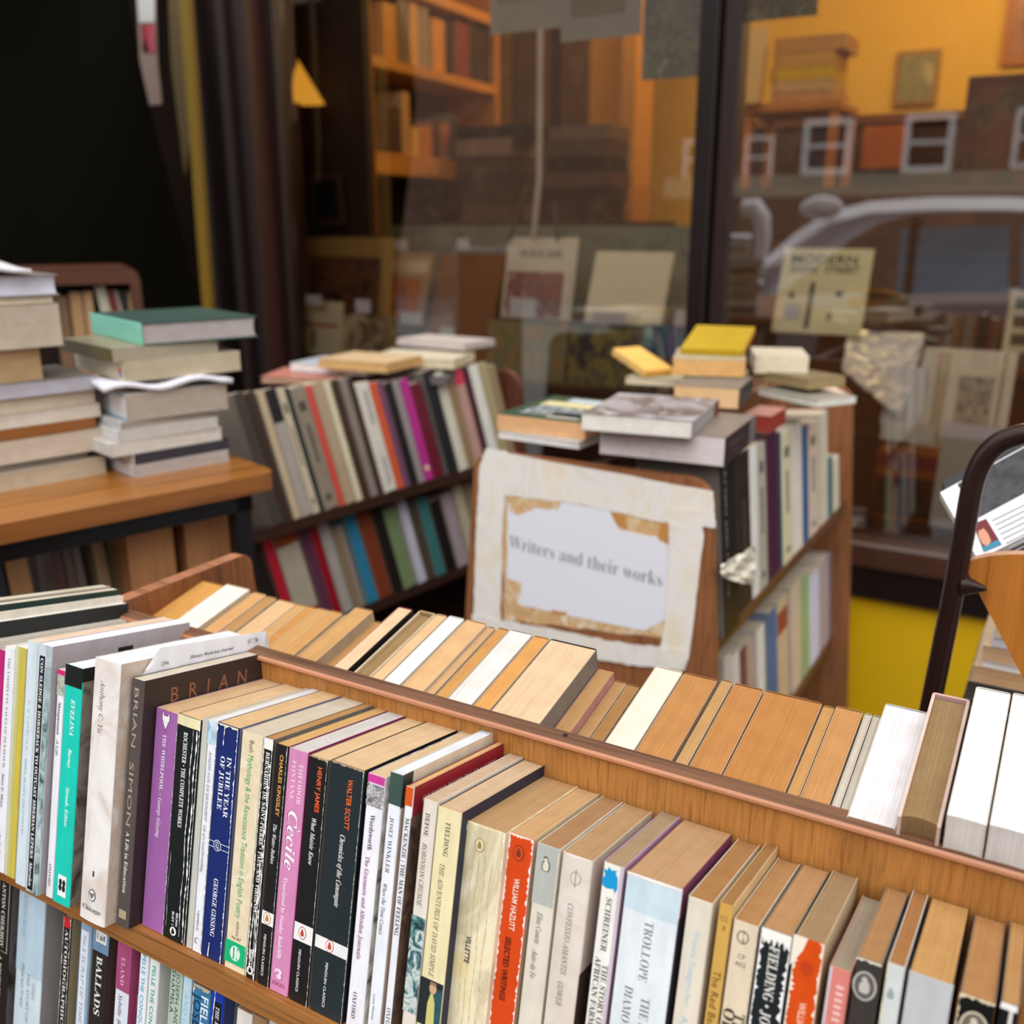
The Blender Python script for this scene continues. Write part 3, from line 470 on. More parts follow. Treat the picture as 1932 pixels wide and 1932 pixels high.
# taller books at the far left of the shelf, whose spines lie outside the picture
def far_corner(x, y, th, d, **kw):
    o, X, Y, _ = FA; X, D, U = axes(FA); q = d - .128; base_ = o + Y * -.165 - D * q; bk_ = base_ + D * d
    p = hit(x, y, bk_, D) - bk_; x1 = p.dot(X); hh = p.dot(U)
    return book(mat4(base_ + X * (x1 - th), X, D, U), th, d, hh, **kw)
for (x, y, th, d, kw, desc) in [
    (253, 1168, .009, .155, dict(col=(200, 198, 188), page=(198, 192, 178), back=(214, 212, 204)), 'large pale grey paperback with buff top, just behind the magenta spine'),
    (243, 1138, .012, .16, dict(col=(220, 218, 212), page=(224, 222, 214), board=(34, 36, 38), back=(228, 226, 220)), 'large book with matt black side board, white page top'),
    (233, 1124, .0045, .155, dict(col=(216, 212, 204), page=(214, 206, 190), back=(214, 212, 204)), 'large pale book leaning beside the black-sided one'),
    (226, 1112, .011, .155, dict(col=(24, 52, 46), page=(206, 196, 176), board=(24, 50, 44), back=(30, 60, 52)), 'large bottle-green book, second last at the left end'),
    (208, 1106, .012, .15, dict(col=(22, 46, 42), page=(200, 190, 170), board=(200, 188, 168), back=(24, 52, 46)), 'dark green and buff book, farthest at the left end')]:
    o = far_corner(x, y, th, d, **kw); tag(o, desc + ' of the front shelf' if len(desc.split()) < 12 else desc, 'book', 'large books at the left end of the front shelf')

# folded paper slip tucked between the cream-white and the dark brown book
X_, D_, U_ = axes(FA); o_ = FA[0]
def fpt(xp, yp, q_u):  # point on the plane of the dark book's left board
    return hit(xp, yp, o_ + X_ * q_u, X_)
bb = FR_ROW[8][0].matrix_world; bo = bb.translation; bh = max(v.co.z for v in bpy.data.objects[FR_ROW[8][0].children[0].name].data.vertices) if FR_ROW[8][0].children else .21
s_ = MB(); lo, mid, up_ = [], [], []
for i in range(25):
    t_ = i / 24; y = .010 + .146 * t_; rise = .021 * min(1, t_ / .12) * (1 - .25 * t_)
    wob = .0006 * math.sin(t_ * 31) + .0004 * math.sin(t_ * 57 + 1)
    lo.append(V((-.0016, y, bh - .012))); mid.append(V((-.0008 + wob, y, bh + .0012))); up_.append(V((-.0012 + wob * .5, y + .001, bh + rise)))
PAPM = flat((226, 228, 234), .7)
s_.grid([lo, mid, [(a + b) / 2 + V((.0008, 0, .001)) for a, b in zip(mid, up_)], up_], PAPM)
s_.face([V((-.0012, .156, bh + .0012)), V((-.0008, .160, bh - .034)), V((-.002, .166, bh - .036)), V((-.004, .166, bh + .004)), up_[-1]], PAPM)
add_text(s_, 'History Workshop Journal', 'bi', flat((60, 60, 66)), lambda t, y: V((.0004, .062 + .052 * t, bh + .0052 + y * .0042)))
add_text(s_, '296', 's', flat((60, 60, 66)), lambda t, y: V((.0004, .030 + .008 * t, bh + .0045 + y * .005)))
add_text(s_, 'HWJ 56', 'i', flat((50, 50, 60)), lambda t, y: V((.0002, .132 + .014 * t, bh + .0075 + y * .006)))
o = s_.build('paper_slip', None, bb.copy()); tag(o, 'white folded paper slip with small print, tucked beside the dark brown book', 'paper slip')

# ------------------------------------------------------------------ near trolley, lower front shelf
LOW = [
 ('black paperback with boxed white capitals, first on the lower shelf', (-12, 1646, 23.5, 1657), dict(col=(38, 33, 31), page=(190, 170, 140), board=pic(((70, 62, 60), (110, 104, 106), (50, 46, 44)), 30, 2), art=[('r', .34, .92, .03, .56, (200, 190, 180)), ('r', .37, .89, .034, .556, (38, 33, 31)), ('t', 'ANTON CHEKHOV', .62, .05, .53, 5.0, 'b', (226, 222, 216)), ('t', 'A JOURNEY TO SAKHALIN', .6, .58, 1.32, 4.6, 'bi', (226, 222, 216))])),
 ('broad pale blue paperback with faint lettering', (38, 1667.7, 87, 1692), dict(col=(206, 220, 228), page=(196, 190, 184), board=(150, 146, 146), bulge=.001, art=[('r', .0, 1, .0, .62, (184, 206, 220)), ('t', 'KAROO MOON', .28, .05, .37, 5.4, 'i', (150, 166, 180)), ('t', 'UNDINE', .75, .66, .78, 4, 'i', (140, 144, 150)), ('t', 'THE STORY OF AN AFRICAN', .55, .6, 1.3, 4, 'i', (140, 144, 150)), ('t', 'FROM MAN TO MAN', .32, .55, .88, 4, 'i', (140, 144, 150)), ('s', 'S', .2, .32, .05, 20, 's', (170, 60, 60)), ('s', 'K', .2, .32, .085, 14, 'r', (70, 66, 66)), ('s', 'THE', .1, .34, .14, 7, 'r', (70, 66, 66))])),
 ('narrow black paperback with a red tip', (120.8, 1728, 135.3, 1735), dict(col=(26, 22, 22), page=(176, 150, 112), board=(150, 136, 106), art=[('r', 0, 1, 0, .075, (196, 40, 40)), ('t', 'AUTOBIOGRAPHICAL WRITINGS', .5, .09, 1.3, 4, 'b', (226, 220, 210)), ('w', 'L', .8, WT), ('w', 'R', .8, WT)])),
 ('steel-blue paperback with a long white title panel', (153.2, 1726, 174.4, 1733), dict(col=(140, 168, 190), page=(190, 180, 160), art=[('r', .12, .8, .1, 1, (222, 228, 236)), ('t', 'Eat', .45, .13, .2, 3.4, 'bi', (120, 130, 140)), ('t', 'A SCRAP OF TIME and Other', .45, .2, 1.05, 4, 'i', (140, 146, 156))])),
 ('black paperback with bold white capitals and a blue top', (176.7, 1743.7, 208, 1753), dict(col=(40, 34, 32), page=(196, 176, 146), board=(76, 54, 44), art=[('r', 0, 1, 0, .18, (110, 140, 166)), ('r', .2, .85, .03, .115, (228, 226, 222)), ('h', '1at', .28, .78, .072, 6, 'b', BLK), ('t', 'BALLADS', .5, .21, .62, 7.4, 'b', (230, 226, 220)), ('w', 'T', 1.8, WT)])),
 ('paperback with plum-pink upper spine and white lower half', (223.6, 1764, 250.4, 1779.5), dict(col=(222, 226, 236), page=(176, 150, 120), board=(150, 170, 196), art=[('r', 0, 1, 0, .36, (166, 74, 116)), ('t', 'ELAND', .45, .13, .32, 4.6, 'r', (226, 190, 206)), ('t', 'Sybille Bedford', .42, .385, .75, 4, 'i', (70, 72, 80)), ('b', 0, 1, 0, .088, (160, 68, 108)), ('s', 'LAND', .05, .6, .06, 14, 'r', (206, 160, 180))])),
 ('slim white paperback with sloping blue-green capitals', (265, 1790.7, 281.7, 1795), dict(col=(232, 234, 238), page=(210, 206, 198), art=[('t', 'PELLE THE CONQUEROR', .5, .03, .66, 4.0, 'sb', (60, 160, 196))])),
 ('white paperback with green italic capitals', (282.9, 1797.4, 302, 1806), dict(col=(226, 228, 228), page=(216, 214, 206), board=(206, 206, 202), art=[('t', 'PELLE THE CONQUEROR', .5, .075, .70, 4.2, 'sb', (24, 160, 130))])),
 ('sage-green paperback with dark capitals', (322, 1822, 345.5, 1831), dict(col=(176, 194, 176), page=(186, 170, 146), art=[('t', 'JOSEPH ANDREWS', .68, .03, .55, 4.2, 's', (50, 60, 54)), ('t', 'SHAMELA', .3, .02, .31, 4.2, 's', (50, 60, 54))])),
 ('pale sky-blue paperback with a frayed head', (346.6, 1829, 363, 1840), dict(col=(186, 212, 226), page=(200, 196, 188), art=[('t', 'AND OTHERS', .5, .12, .6, 4, 'i', (140, 180, 206)), ('w', 'T', 2.5, WT)])),
 ('cyan and white lettered paperback', (365.6, 1855.5, 397.6, 1867), dict(col=(54, 120, 160), page=(160, 128, 96), art=[('w', 'L', 1, WT), ('t', 'FIELDING', .72, .06, .48, 8, 'sb', (220, 228, 236)), ('t', 'JOSEPH', .28, .06, .42, 8, 'sb', (20, 50, 90)), ('w', 'T', 4, (190, 170, 140))])),
 ('royal blue paperback with white title in a black box', (399, 1858, 423.7, 1871), dict(col=(26, 56, 166), page=(176, 170, 160), art=[('r', .3, .9, .09, 1.6, (20, 22, 30)), ('t', 'THE MAKING OF', .6, .12, .45, 4, 'bi', (226, 226, 230)), ('k', .3, 0, .4, .8, WT)])),
 ('dark navy slim paperback', (424, 1878, 443, 1885), dict(col=(24, 32, 66), page=(176, 160, 140))),
 ('squat tan-paged book tipped on its side', (447, 1899, 476, 1917), dict(col=(220, 214, 204), page=(168, 130, 92))),
 ('tan-paged book, second last of the lower shelf', (478, 1912, 504, 1926), dict(col=(150, 116, 84), page=(166, 126, 86))),
 ('grey-paged book, rightmost visible on the lower shelf', (507, 1922, 538, 1940), dict(col=(190, 184, 172), page=(170, 160, 144))),
]
for i, (desc, (xa, ya, xb, yb_), kw) in enumerate(LOW):
    kw['art'] = [(a[:3] + (a[3] * .6, a[4] * .6 if a[4] < 1 or a[0] == 't' else 1) + a[5:]) if a[0] in 'trp' else (a[:4] + (a[4] * .6,) + a[5:]) if a[0] == 'h' else a for a in kw.get('art', [])]
    o, hh = put(FA, -.21, -.245, (xa, ya), (xb, yb_), .004, d=.133, **kw)
    tag(o, desc + ('' if 'lower' in desc else ', on the lower shelf'), 'book', 'books on the lower shelf of the near trolley')

# ------------------------------------------------------------------ near trolley, back shelf: page edges rise away from us
TB = R(12.5); o1 = FA[0]
Db = -N * math.cos(TB) - Z * math.sin(TB); Ub = Z * math.cos(TB) - N * math.sin(TB); Xb = -L
def backbook(xl, yl, xr, yr, d=.122, **kw):
    base_ = o1 + N * (.012 + .036 + d * math.cos(TB))
    pl, pr_ = hit(xl, yl, base_, Db) - base_, hit(xr, yr, base_, Db) - base_
    h_ = (pl.dot(Ub) + pr_.dot(Ub)) / 2; ul, ur = pl.dot(L) + .0003, pr_.dot(L) - .0003
    return book(mat4(base_ + L * ur, Xb, Db, Ub), ur - ul, d, h_, **kw), h_
TAN, TAN2, TANL, CRM, GRW = (214, 160, 96), (196, 146, 92), (222, 182, 134), (230, 206, 172), (214, 212, 206)
BACK = [
 (382, 1099, 428.5, 1101.5, 'golden tan', (218, 158, 82), {}), (429, 1101.5, 473, 1110.6, 'chalk white', (228, 218, 208), dict(col=(190, 160, 120))),
 (480, 1116, 504, 1122, 'tan', (216, 164, 104), {}), (504.5, 1122, 524, 1130, 'mottled brown', (190, 142, 88), {}), (527, 1131, 559.5, 1138, 'peach', (224, 184, 136), {}),
 (560, 1139, 580, 1143, 'buff', (206, 160, 106), {}), (580.5, 1143, 600, 1147, 'amber', (204, 144, 78), {}), (601, 1147, 624, 1151, 'light brown', (206, 158, 98), {}), (624.5, 1151, 648, 1156, 'ochre brown', (206, 154, 92), {}),
 (652, 1158, 672, 1163, 'toffee', (196, 146, 84), {}), (673, 1145, 705.5, 1151, 'tall tan', (206, 158, 100), dict(col=(150, 120, 80))), (709, 1171, 721, 1175, 'low caramel', (204, 150, 88), {}),
 (754, 1146, 780, 1147, 'pale peach, red-and-black-sided', (232, 194, 154), dict(col=(90, 24, 28), back=(24, 20, 22), r2=1)),
 (792.6, 1153, 823.5, 1156, 'olive cloth-bound', (156, 126, 82), dict(col=(168, 142, 98), hard=True, d=.128)),
 (825, 1159, 845, 1160.6, 'light apricot', (228, 184, 136), {}), (848.5, 1161.5, 877.4, 1167, 'frosty white', (222, 222, 216), {}), (881, 1167, 920, 1177.6, 'warm beige', (222, 176, 126), {}),
 (921.5, 1181, 936, 1184.5, 'narrow tawny', (206, 162, 112), {}), (941, 1183, 961.8, 1188.5, 'deep tan', (206, 148, 84), {}), (963.4, 1187, 1006.5, 1196, 'grey-white', (214, 208, 202), dict(col=(170, 168, 160))),
 (1008.4, 1199, 1038, 1204, 'orange tan', (218, 156, 86), {}), (1039.5, 1205.6, 1127.5, 1224, 'very wide cream, black-sided', (226, 192, 154), dict(col=(24, 22, 24))),
 (1131, 1258.5, 1160.6, 1266, 'golden brown, red-sided', (206, 160, 104), dict(col=(150, 60, 60))), (1162, 1283, 1184, 1288, 'striped brown', (200, 154, 102), {}), (1185, 1288.5, 1207.5, 1296, 'slim brown', (190, 138, 82), {}),
 (1237.8, 1256, 1289.5, 1266.7, 'ivory', (230, 212, 192), {}), (1291.6, 1269, 1355, 1282, 'rust-orange', (206, 144, 82), {}), (1363, 1281, 1384, 1286, 'thin sandy', (206, 158, 100), {}),
 (1386, 1288, 1442.3, 1301, 'copper brown', (204, 140, 78), {}), (1444.5, 1303, 1552.5, 1325, 'widest copper', (202, 138, 74), {}), (1554.3, 1331, 1576, 1333.5, 'straw', (214, 158, 92), {}), (1578, 1333.5, 1629.6, 1340, 'apricot-orange', (212, 152, 92), {}),
 (1631.8, 1344, 1647, 1348.6, 'thin parchment', (214, 202, 184), {}), (1648, 1349, 1664, 1351, 'thin grey parchment', (206, 196, 180), {}), (1670.5, 1329, 1752, 1342, 'broad silver-white', (222, 220, 222), dict(d=.135)),
 (1759, 1308, 1832, 1318, 'old brown cloth-bound, pink-edged', (166, 134, 92), dict(col=(196, 160, 152), hard=True, d=.14)),
 (1841, 1297, 1909, 1305.5, 'tall white', (226, 226, 224), dict(d=.142, col=(216, 210, 204))), (1911, 1306, 1985, 1322, 'tall white, last', (226, 226, 224), dict(d=.142, col=(216, 210, 204)))]
BK = []
for i, (xl, yl, xr, yr, nm, pg, kw) in enumerate(BACK):
    g_ = sum(pg) / 3; k_ = 1 if min(pg) > 185 else (.93 if i < 22 else .87); pg = tuple(round((v * .96 + g_ * .04) * k_) for v in pg)
    kw = dict(kw); kw.pop('r2', None); kw.setdefault('col', mulc(pg, .92)); kw.setdefault('rr', .0022)
    o, h_ = backbook(xl, yl, xr, yr, page=pg, **kw); BK.append((o, nm))
for i, (o, nm) in enumerate(BK):
    l_ = BK[i - 1][1].split(',')[0] if i else 'end panel'; r_ = BK[i + 1][1].split(',')[0] if i + 1 < len(BK) else 'picture edge'
    tag(o, '%s page edge on the back shelf, between %s and %s' % (nm.replace(',', ''), l_, r_), 'book', 'books on the back shelf of the near trolley')

# ------------------------------------------------------------------ middle trolley (end panel with the paper notice) and its books
FB = frame(W(-.655, 1.38, -.60), N, -L, 5.5)
WALN = (wood((110, 72, 44), (66, 40, 26), 'z', .8), wood((104, 66, 38), (62, 38, 22), 'x', .8), DKB, CAPL)
trolley(FB, .018, 1.0, -.212, (-.045, -.40, -.74), .227, .212, 'brown wooden book trolley whose end panel carries the taped paper notice', foot=-.85, flare=.075, panel=wood((144, 92, 56), (92, 52, 30), 'z', .5), r=.04, wd=WALN)
def row(fr, yb, zb, items, place, group, q=0, d=.14, lean=0, tilt=None):
    out = []
    for it in items:
        (xl, xr, yt, nm, c) = it[:5]; kw = dict(it[5]) if len(it) > 5 else {}
        qq = kw.pop('q', q); dd_ = kw.pop('d', d); kw.setdefault('page', (206, 194, 174)); ln = kw.pop('lean', lean); h_ = kw.pop('h', None)
        o, hh = put(fr, yb, zb, (xl, yt), (xr, yt), qq, d=dd_, lean=R(ln), col=c, h=h_, **kw); out.append((o, nm))
    for i, (o, nm) in enumerate(out):
        l_ = out[i - 1][1] if i else None; r_ = out[i + 1][1] if i + 1 < len(out) else None
        tag(o, lab(nm, place, l_, r_), 'book', group)
    return out
LBK, LGR = (236, 232, 222), (200, 196, 188)
def jac(c, k=.3):   # simple printed spine: darker title bars
    return [('r', .25, .75, .12, .2, mulc(c, .55)), ('r', .35, .65, .3, .62, mulc(c, .7)), ('r', .3, .7, .88, .93, mulc(c, .6))]
UP2 = [(1357, 1387, 861, 'tall black', (26, 24, 26), dict(q=.012, h=.31, art=[('t', 'LETTERS AND DIARIES', .3, .1, .8, 6, 's', (170, 170, 170))])), (1388, 1413, 853, 'dark umber', (44, 34, 30), dict(art=jac((90, 76, 60)))),
 (1414, 1427, 845, 'bright white', (226, 226, 222)), (1428, 1443, 836, 'ash grey', (176, 172, 158), dict(art=jac((176, 172, 158)))), (1446, 1465, 815, 'aubergine', (72, 26, 56)), (1465.5, 1473, 815, 'slate navy', (54, 62, 84)),
 (1474, 1493, 812, 'pale lemon', (214, 208, 174), dict(art=jac((214, 208, 174)))), (1495, 1512, 797, 'off-white', (224, 218, 208)), (1512.5, 1524, 803, 'denim blue', (58, 96, 140)), (1525, 1542, 797, 'rosy cream', (214, 192, 176), dict(art=jac((214, 192, 176)))),
 (1546, 1561, 778, 'linen', (206, 198, 180)), (1563, 1571, 860, 'short teal', (56, 104, 112)), (1572, 1583, 862, 'short ivory', (210, 202, 180))]
row(FB, -.212, -.045, UP2, 'upper shelf of the middle trolley', 'books on the upper shelf of the middle trolley')
MID2 = [(1366, 1380, 1235, 'light grey', (206, 204, 198)), (1381, 1395, 1232, 'white', (226, 222, 216)), (1396, 1408, 1222, 'plum', (112, 56, 76)), (1409, 1422, 1208, 'dusty pink', (186, 158, 150)), (1428, 1442, 1182, 'milk white', (228, 226, 220)), (1451, 1465, 1150, 'cobalt', (62, 104, 160)),
 (1466, 1485, 1128, 'sand', (206, 182, 146), dict(art=[('r', 0, 1, .1, .3, (150, 60, 50))])), (1492, 1510, 1100, 'beige', (206, 188, 164)), (1512, 1526, 1086, 'fern green', (150, 176, 120)), (1527, 1545, 1080, 'lilac white', (206, 210, 226)),
 (1547, 1563, 1057, 'mauve grey', (176, 158, 158)), (1566, 1579, 1037, 'dull violet', (104, 90, 112)), (1580, 1591, 1030, 'clay', (176, 146, 130)), (1592, 1600, 1017, 'cherry red', (176, 50, 56)), (1601, 1612, 1012, 'cloud grey', (170, 166, 170))]
row(FB, -.212, -.40, MID2, 'middle shelf of the middle trolley', 'books on the middle shelf of the middle trolley')
LOW2 = [(1500, 1513, 1338, 'dark', (50, 44, 44)), (1514, 1524, 1328, 'grey', (150, 146, 140)), (1575, 1588, 1292, 'scarlet', (160, 36, 44)), (1590, 1598, 1286, 'coal black', (26, 24, 26)), (1600, 1613, 1256, 'smoky white', (186, 186, 190))]
row(FB, -.212, -.74, LOW2, 'bottom shelf of the middle trolley', 'books on the bottom shelf of the middle trolley')

# paper notice with its tape, on the near face of the end panel
n0 = 1.3795
def up(x, y, n=n0, off=0):  # point on the panel face
    p = hitn(x, y, n); return p - N * off
def sheet(name, pts, m, n, th, wob=0, parent=None):
    b = MB(); P = [up(x, y, n) for x, y in pts]; b.face(P[::-1], m); b.face([p + N * th for p in P], m)
    for i in range(len(P)): j = (i + 1) % len(P); b.face([P[i], P[j], P[j] + N * th, P[i] + N * th], m)
    return b.build(name, parent)
tape = flat((214, 208, 194), .35); tape2 = flat((206, 204, 200), .3); gum = flat((222, 200, 158), .4); rust = flat((196, 138, 76), .5)
st = empty('paper_notice', M.Identity(4)); tag(st, 'white notice reading Writers and their works, taped to the end panel', 'sign')
def jag(pts, a=3, n=14):
    out = []
    for i in range(len(pts)):
        x0, y0 = pts[i]; x1, y1 = pts[(i + 1) % len(pts)]
        for k in range(n): t = k / n; out.append((x0 + (x1 - x0) * t + rnd.uniform(-a, a) * (k > 0), y0 + (y1 - y0) * t + rnd.uniform(-a, a) * (k > 0)))
    return out
def ipt(pts, n, s, m, parent=st, a=2.5, th=.0006):
    return sheet(s, jag(pts, a), m, n, th, parent=parent)
mask_ = pic(((226, 220, 208), (236, 232, 226), (232, 222, 200)), 14, 6); tan_ = pic(((224, 204, 168), (206, 160, 104), (232, 220, 196)), 30, 3)
ipt([(948, 930), (1265, 975), (1262, 1205), (950, 1170)], n0 - .0004, 'backing_card', tan_)
ipt([(958, 950), (1060, 948), (1150, 962), (1168, 1000), (1240, 1014), (1262, 1030), (1262, 1110), (1254, 1170), (1216, 1190), (1090, 1165), (975, 1140), (956, 1100)], n0 - .0010, 'paper', flat((228, 230, 238), .6), a=.8)
ipt([(917, 848), (1345, 927), (1350, 996), (1240, 984), (1100, 952), (912, 930)], n0 - .0016, 'tape_strip', mask_, a=1)
ipt([(917, 846), (958, 852), (948, 1000), (944, 1176), (946, 1236), (892, 1230), (898, 1000), (905, 880)], n0 - .0022, 'tape_strip', mask_, a=1)
ipt([(1262, 960), (1320, 962), (1328, 1010), (1300, 1240), (1290, 1266), (1240, 1256), (1254, 1180), (1262, 1050)], n0 - .0028, 'tape_strip', mask_, a=1)
ipt([(890, 1160), (1000, 1180), (1180, 1214), (1298, 1226), (1286, 1266), (1160, 1250), (1000, 1216), (890, 1196)], n0 - .0034, 'tape_strip', mask_, a=2)
ipt([(1040, 1150), (1070, 1156), (1066, 1162), (1044, 1158)], n0 - .0012, 'stain', rust, a=1)
for pl in ([(960, 945), (1060, 943), (1052, 962), (1010, 958), (980, 972), (962, 966)], [(1152, 965), (1180, 975), (1184, 1000), (1160, 985)], [(1244, 986), (1262, 990), (1260, 1028), (1242, 1018)], [(952, 1090), (984, 1100), (976, 1140), (1010, 1152), (1000, 1160), (954, 1146)]):
    ipt(pl, n0 - .0013, 'stain', tan_ if pl[0][0] < 1000 else rust, a=2)
b = MB(); A_, B_ = up(960, 1024, n0 - .0014), up(1249, 1098, n0 - .0014); ud = (B_ - A_).normalized(); vd = N.cross(ud) * -1
if vd.z < 0: vd = -vd
add_text(b, 'Writers and their works', 'rr', flat((128, 126, 134)), lambda t, y: A_ + (B_ - A_) * t + vd * ((y - .25) * .034)); b.build('lettering', st)
# loose torn label sticking out of the books
b = MB(); rows = []
for i in range(9):
    t = i / 8; rows.append([hit(1362 + 62 * t + rnd.uniform(-2, 2), 1078 + (k / 5 - .5) * (22 + 56 * t) - 10 * t + rnd.uniform(-2, 2), W(-.425 + .018 * t + .004 * math.sin(k * 2 + i), 0, 0), L) for k in range(6)])
b.grid(rows, flat((226, 222, 206), .7), False); o = b.build('torn_label'); md = o.modifiers.new('s', 'SOLIDIFY'); md.thickness = .0006
tag(o, 'crumpled cream paper tab sticking out beside the tall black book', 'label')

# ------------------------------------------------------------------ books lying flat
def lay(c, ang, e_len, a_len, th, spine='L', col=(200, 200, 200), page=(206, 196, 180), tl=0, **kw):
    """c = near-left-bottom corner, e = unit vector of the near edge"""
    e = V((math.cos(R(ang)), math.sin(R(ang)), 0)); a = V((-e.y, e.x, 0)); Z = V((0, 0, 1))
    a, Z = a * math.cos(R(tl)) + Z * math.sin(R(tl)), Z * math.cos(R(tl)) - a * math.sin(R(tl))
    if spine == 'L': mw, d, h = mat4(c, Z, e, a), e_len, a_len
    elif spine == 'R': mw, d, h = mat4(c + e * e_len + a * a_len, Z, -e, -a), e_len, a_len
    elif spine == 'F': mw, d, h = mat4(c + e * e_len, Z, a, -e), a_len, e_len
    else: mw, d, h = mat4(c + a * a_len, Z, -a, e), a_len, e_len
    return book(mw, th, d, h, col, page=page, **kw)
def near_left(xp, yp, z): return hitz(xp, yp, z)
zt = -.352
def L2(desc, xp, yp, z, ang, el, al, th, sp_, grp='books lying on top of the middle trolley', **kw):
    o = lay(near_left(xp, yp, z), ang, el, al, th, sp_, **kw); tag(o, desc, 'book', grp); return o
GP = 'books lying on top of the middle trolley'
L2('thin white book at the bottom left of the pile above the notice', 940, 826, zt, -34, .158, .13, .012, 'B', col=(226, 226, 228), page=(222, 220, 216))
L2('orange-paged paperback with green pictorial cover above the notice', 936, 811, zt + .0125, -30, .168, .21, .028, 'L', col=(40, 78, 52), board=(34, 70, 46), page=(226, 178, 130),
   art=[('b', .16, .88, .10, .18, ((206, 216, 222), (120, 140, 150), (40, 46, 50), (224, 224, 214))), ('b', .12, .88, .055, .095, (220, 210, 160)), ('b', .3, .9, .015, .05, (190, 206, 216)), ('b', .5, .85, .15, .19, (222, 218, 206))])
L2('thick pinkish-white paperback lying with its dark spine to the right', 1130, 856, zt, -26, .20, .20, .044, 'R', col=(54, 42, 46), page=(224, 214, 214), art=[('r', 0, 1, .78, 1, (110, 108, 112)), ('t', 'NINETEENTH CENTURY', .62, .12, .6, 7, 's', (110, 96, 96)), ('t', 'FICTION', .3, .2, .42, 6, 's', (110, 96, 96))])
L2('slim white-paged paperback with grey photographic cover, upon the thick one', 1096, 811, zt + .0445, -22, .172, .21, .025, 'R', col=(150, 148, 150), page=(236, 232, 222), back=(150, 148, 152), board=pic(((176, 174, 180), (150, 146, 150), (90, 74, 66), (190, 188, 192)), 9, 4), art=[('r', 0, 1, .8, 1, (90, 26, 34)), ('t', 'SELECTED STORIES', .5, .2, .7, 6, 's', (200, 196, 196))])
L2('tan-paged paperback with a black spine behind the grey cover', 1270, 764, zt + .048, -22, .112, .15, .034, 'R', col=(30, 28, 30), page=(228, 190, 142))
L2('tan-paged book, lower of two stacked below the yellow one', 1286, 738, zt + .058, -14, .115, .15, .022, 'R', col=(60, 52, 46), page=(222, 164, 98))
L2('orange-buff paged book directly below the yellow one', 1268, 708, zt + .084, -12, .13, .16, .030, 'R', col=(140, 126, 90), page=(226, 176, 112))
L2('mustard yellow book tilted on top of the middle trolley pile', 1284, 668, zt + .114, -20, .115, .17, .012, 'F', tl=9, col=(180, 148, 6), board=(180, 148, 6), back=(180, 148, 6), page=(206, 150, 60))
L2('cream-paged book at the back of the pile, right of the yellow one', 1422, 704, zt + .062, -10, .105, .15, .034, 'L', col=(206, 196, 170), page=(236, 222, 194))
L2('olive-brown book leaning diagonally right of the tan ones', 1420, 716, zt + .045, -60, .15, .10, .02, 'B', col=(112, 96, 64), board=(120, 106, 76), page=(160, 140, 100))
L2('white-edged slim book lying below the olive one', 1430, 745, zt + .022, -62, .16, .10, .014, 'B', col=(90, 90, 84), page=(226, 224, 214))
L2('small red book lying behind the thick one at the right', 1400, 812, zt - .005, -30, .05, .1, .03, 'B', col=(150, 50, 46), page=(150, 60, 50))
L2('grey-topped white booklet near the far end of the pile', 1490, 766, zt + .004, -20, .07, .12, .018, 'F', col=(206, 204, 196), page=(206, 200, 186))
L2('pink-topped slim book at the far end of the pile', 1545, 768, zt + .002, 20, .08, .08, .014, 'F', tl=12, col=(206, 170, 166), page=(214, 210, 204))
L2('open yellow-lit paperback standing left of the yellow book', 1216, 712, zt + .05, 30, .07, .12, .014, 'F', tl=16, col=(236, 178, 86), board=(240, 186, 96), page=(236, 196, 120))
L2('pale booklet under the yellow-lit paperback', 1180, 724, zt + .035, -24, .13, .12, .014, 'B', col=(150, 156, 120), page=(226, 208, 180))
L2('brown-topped slim paperback between the green cover and the grey cover', 1118, 806, zt + .012, -34, .05, .22, .024, 'R', col=(170, 120, 66), board=(160, 112, 60), page=(206, 156, 100))

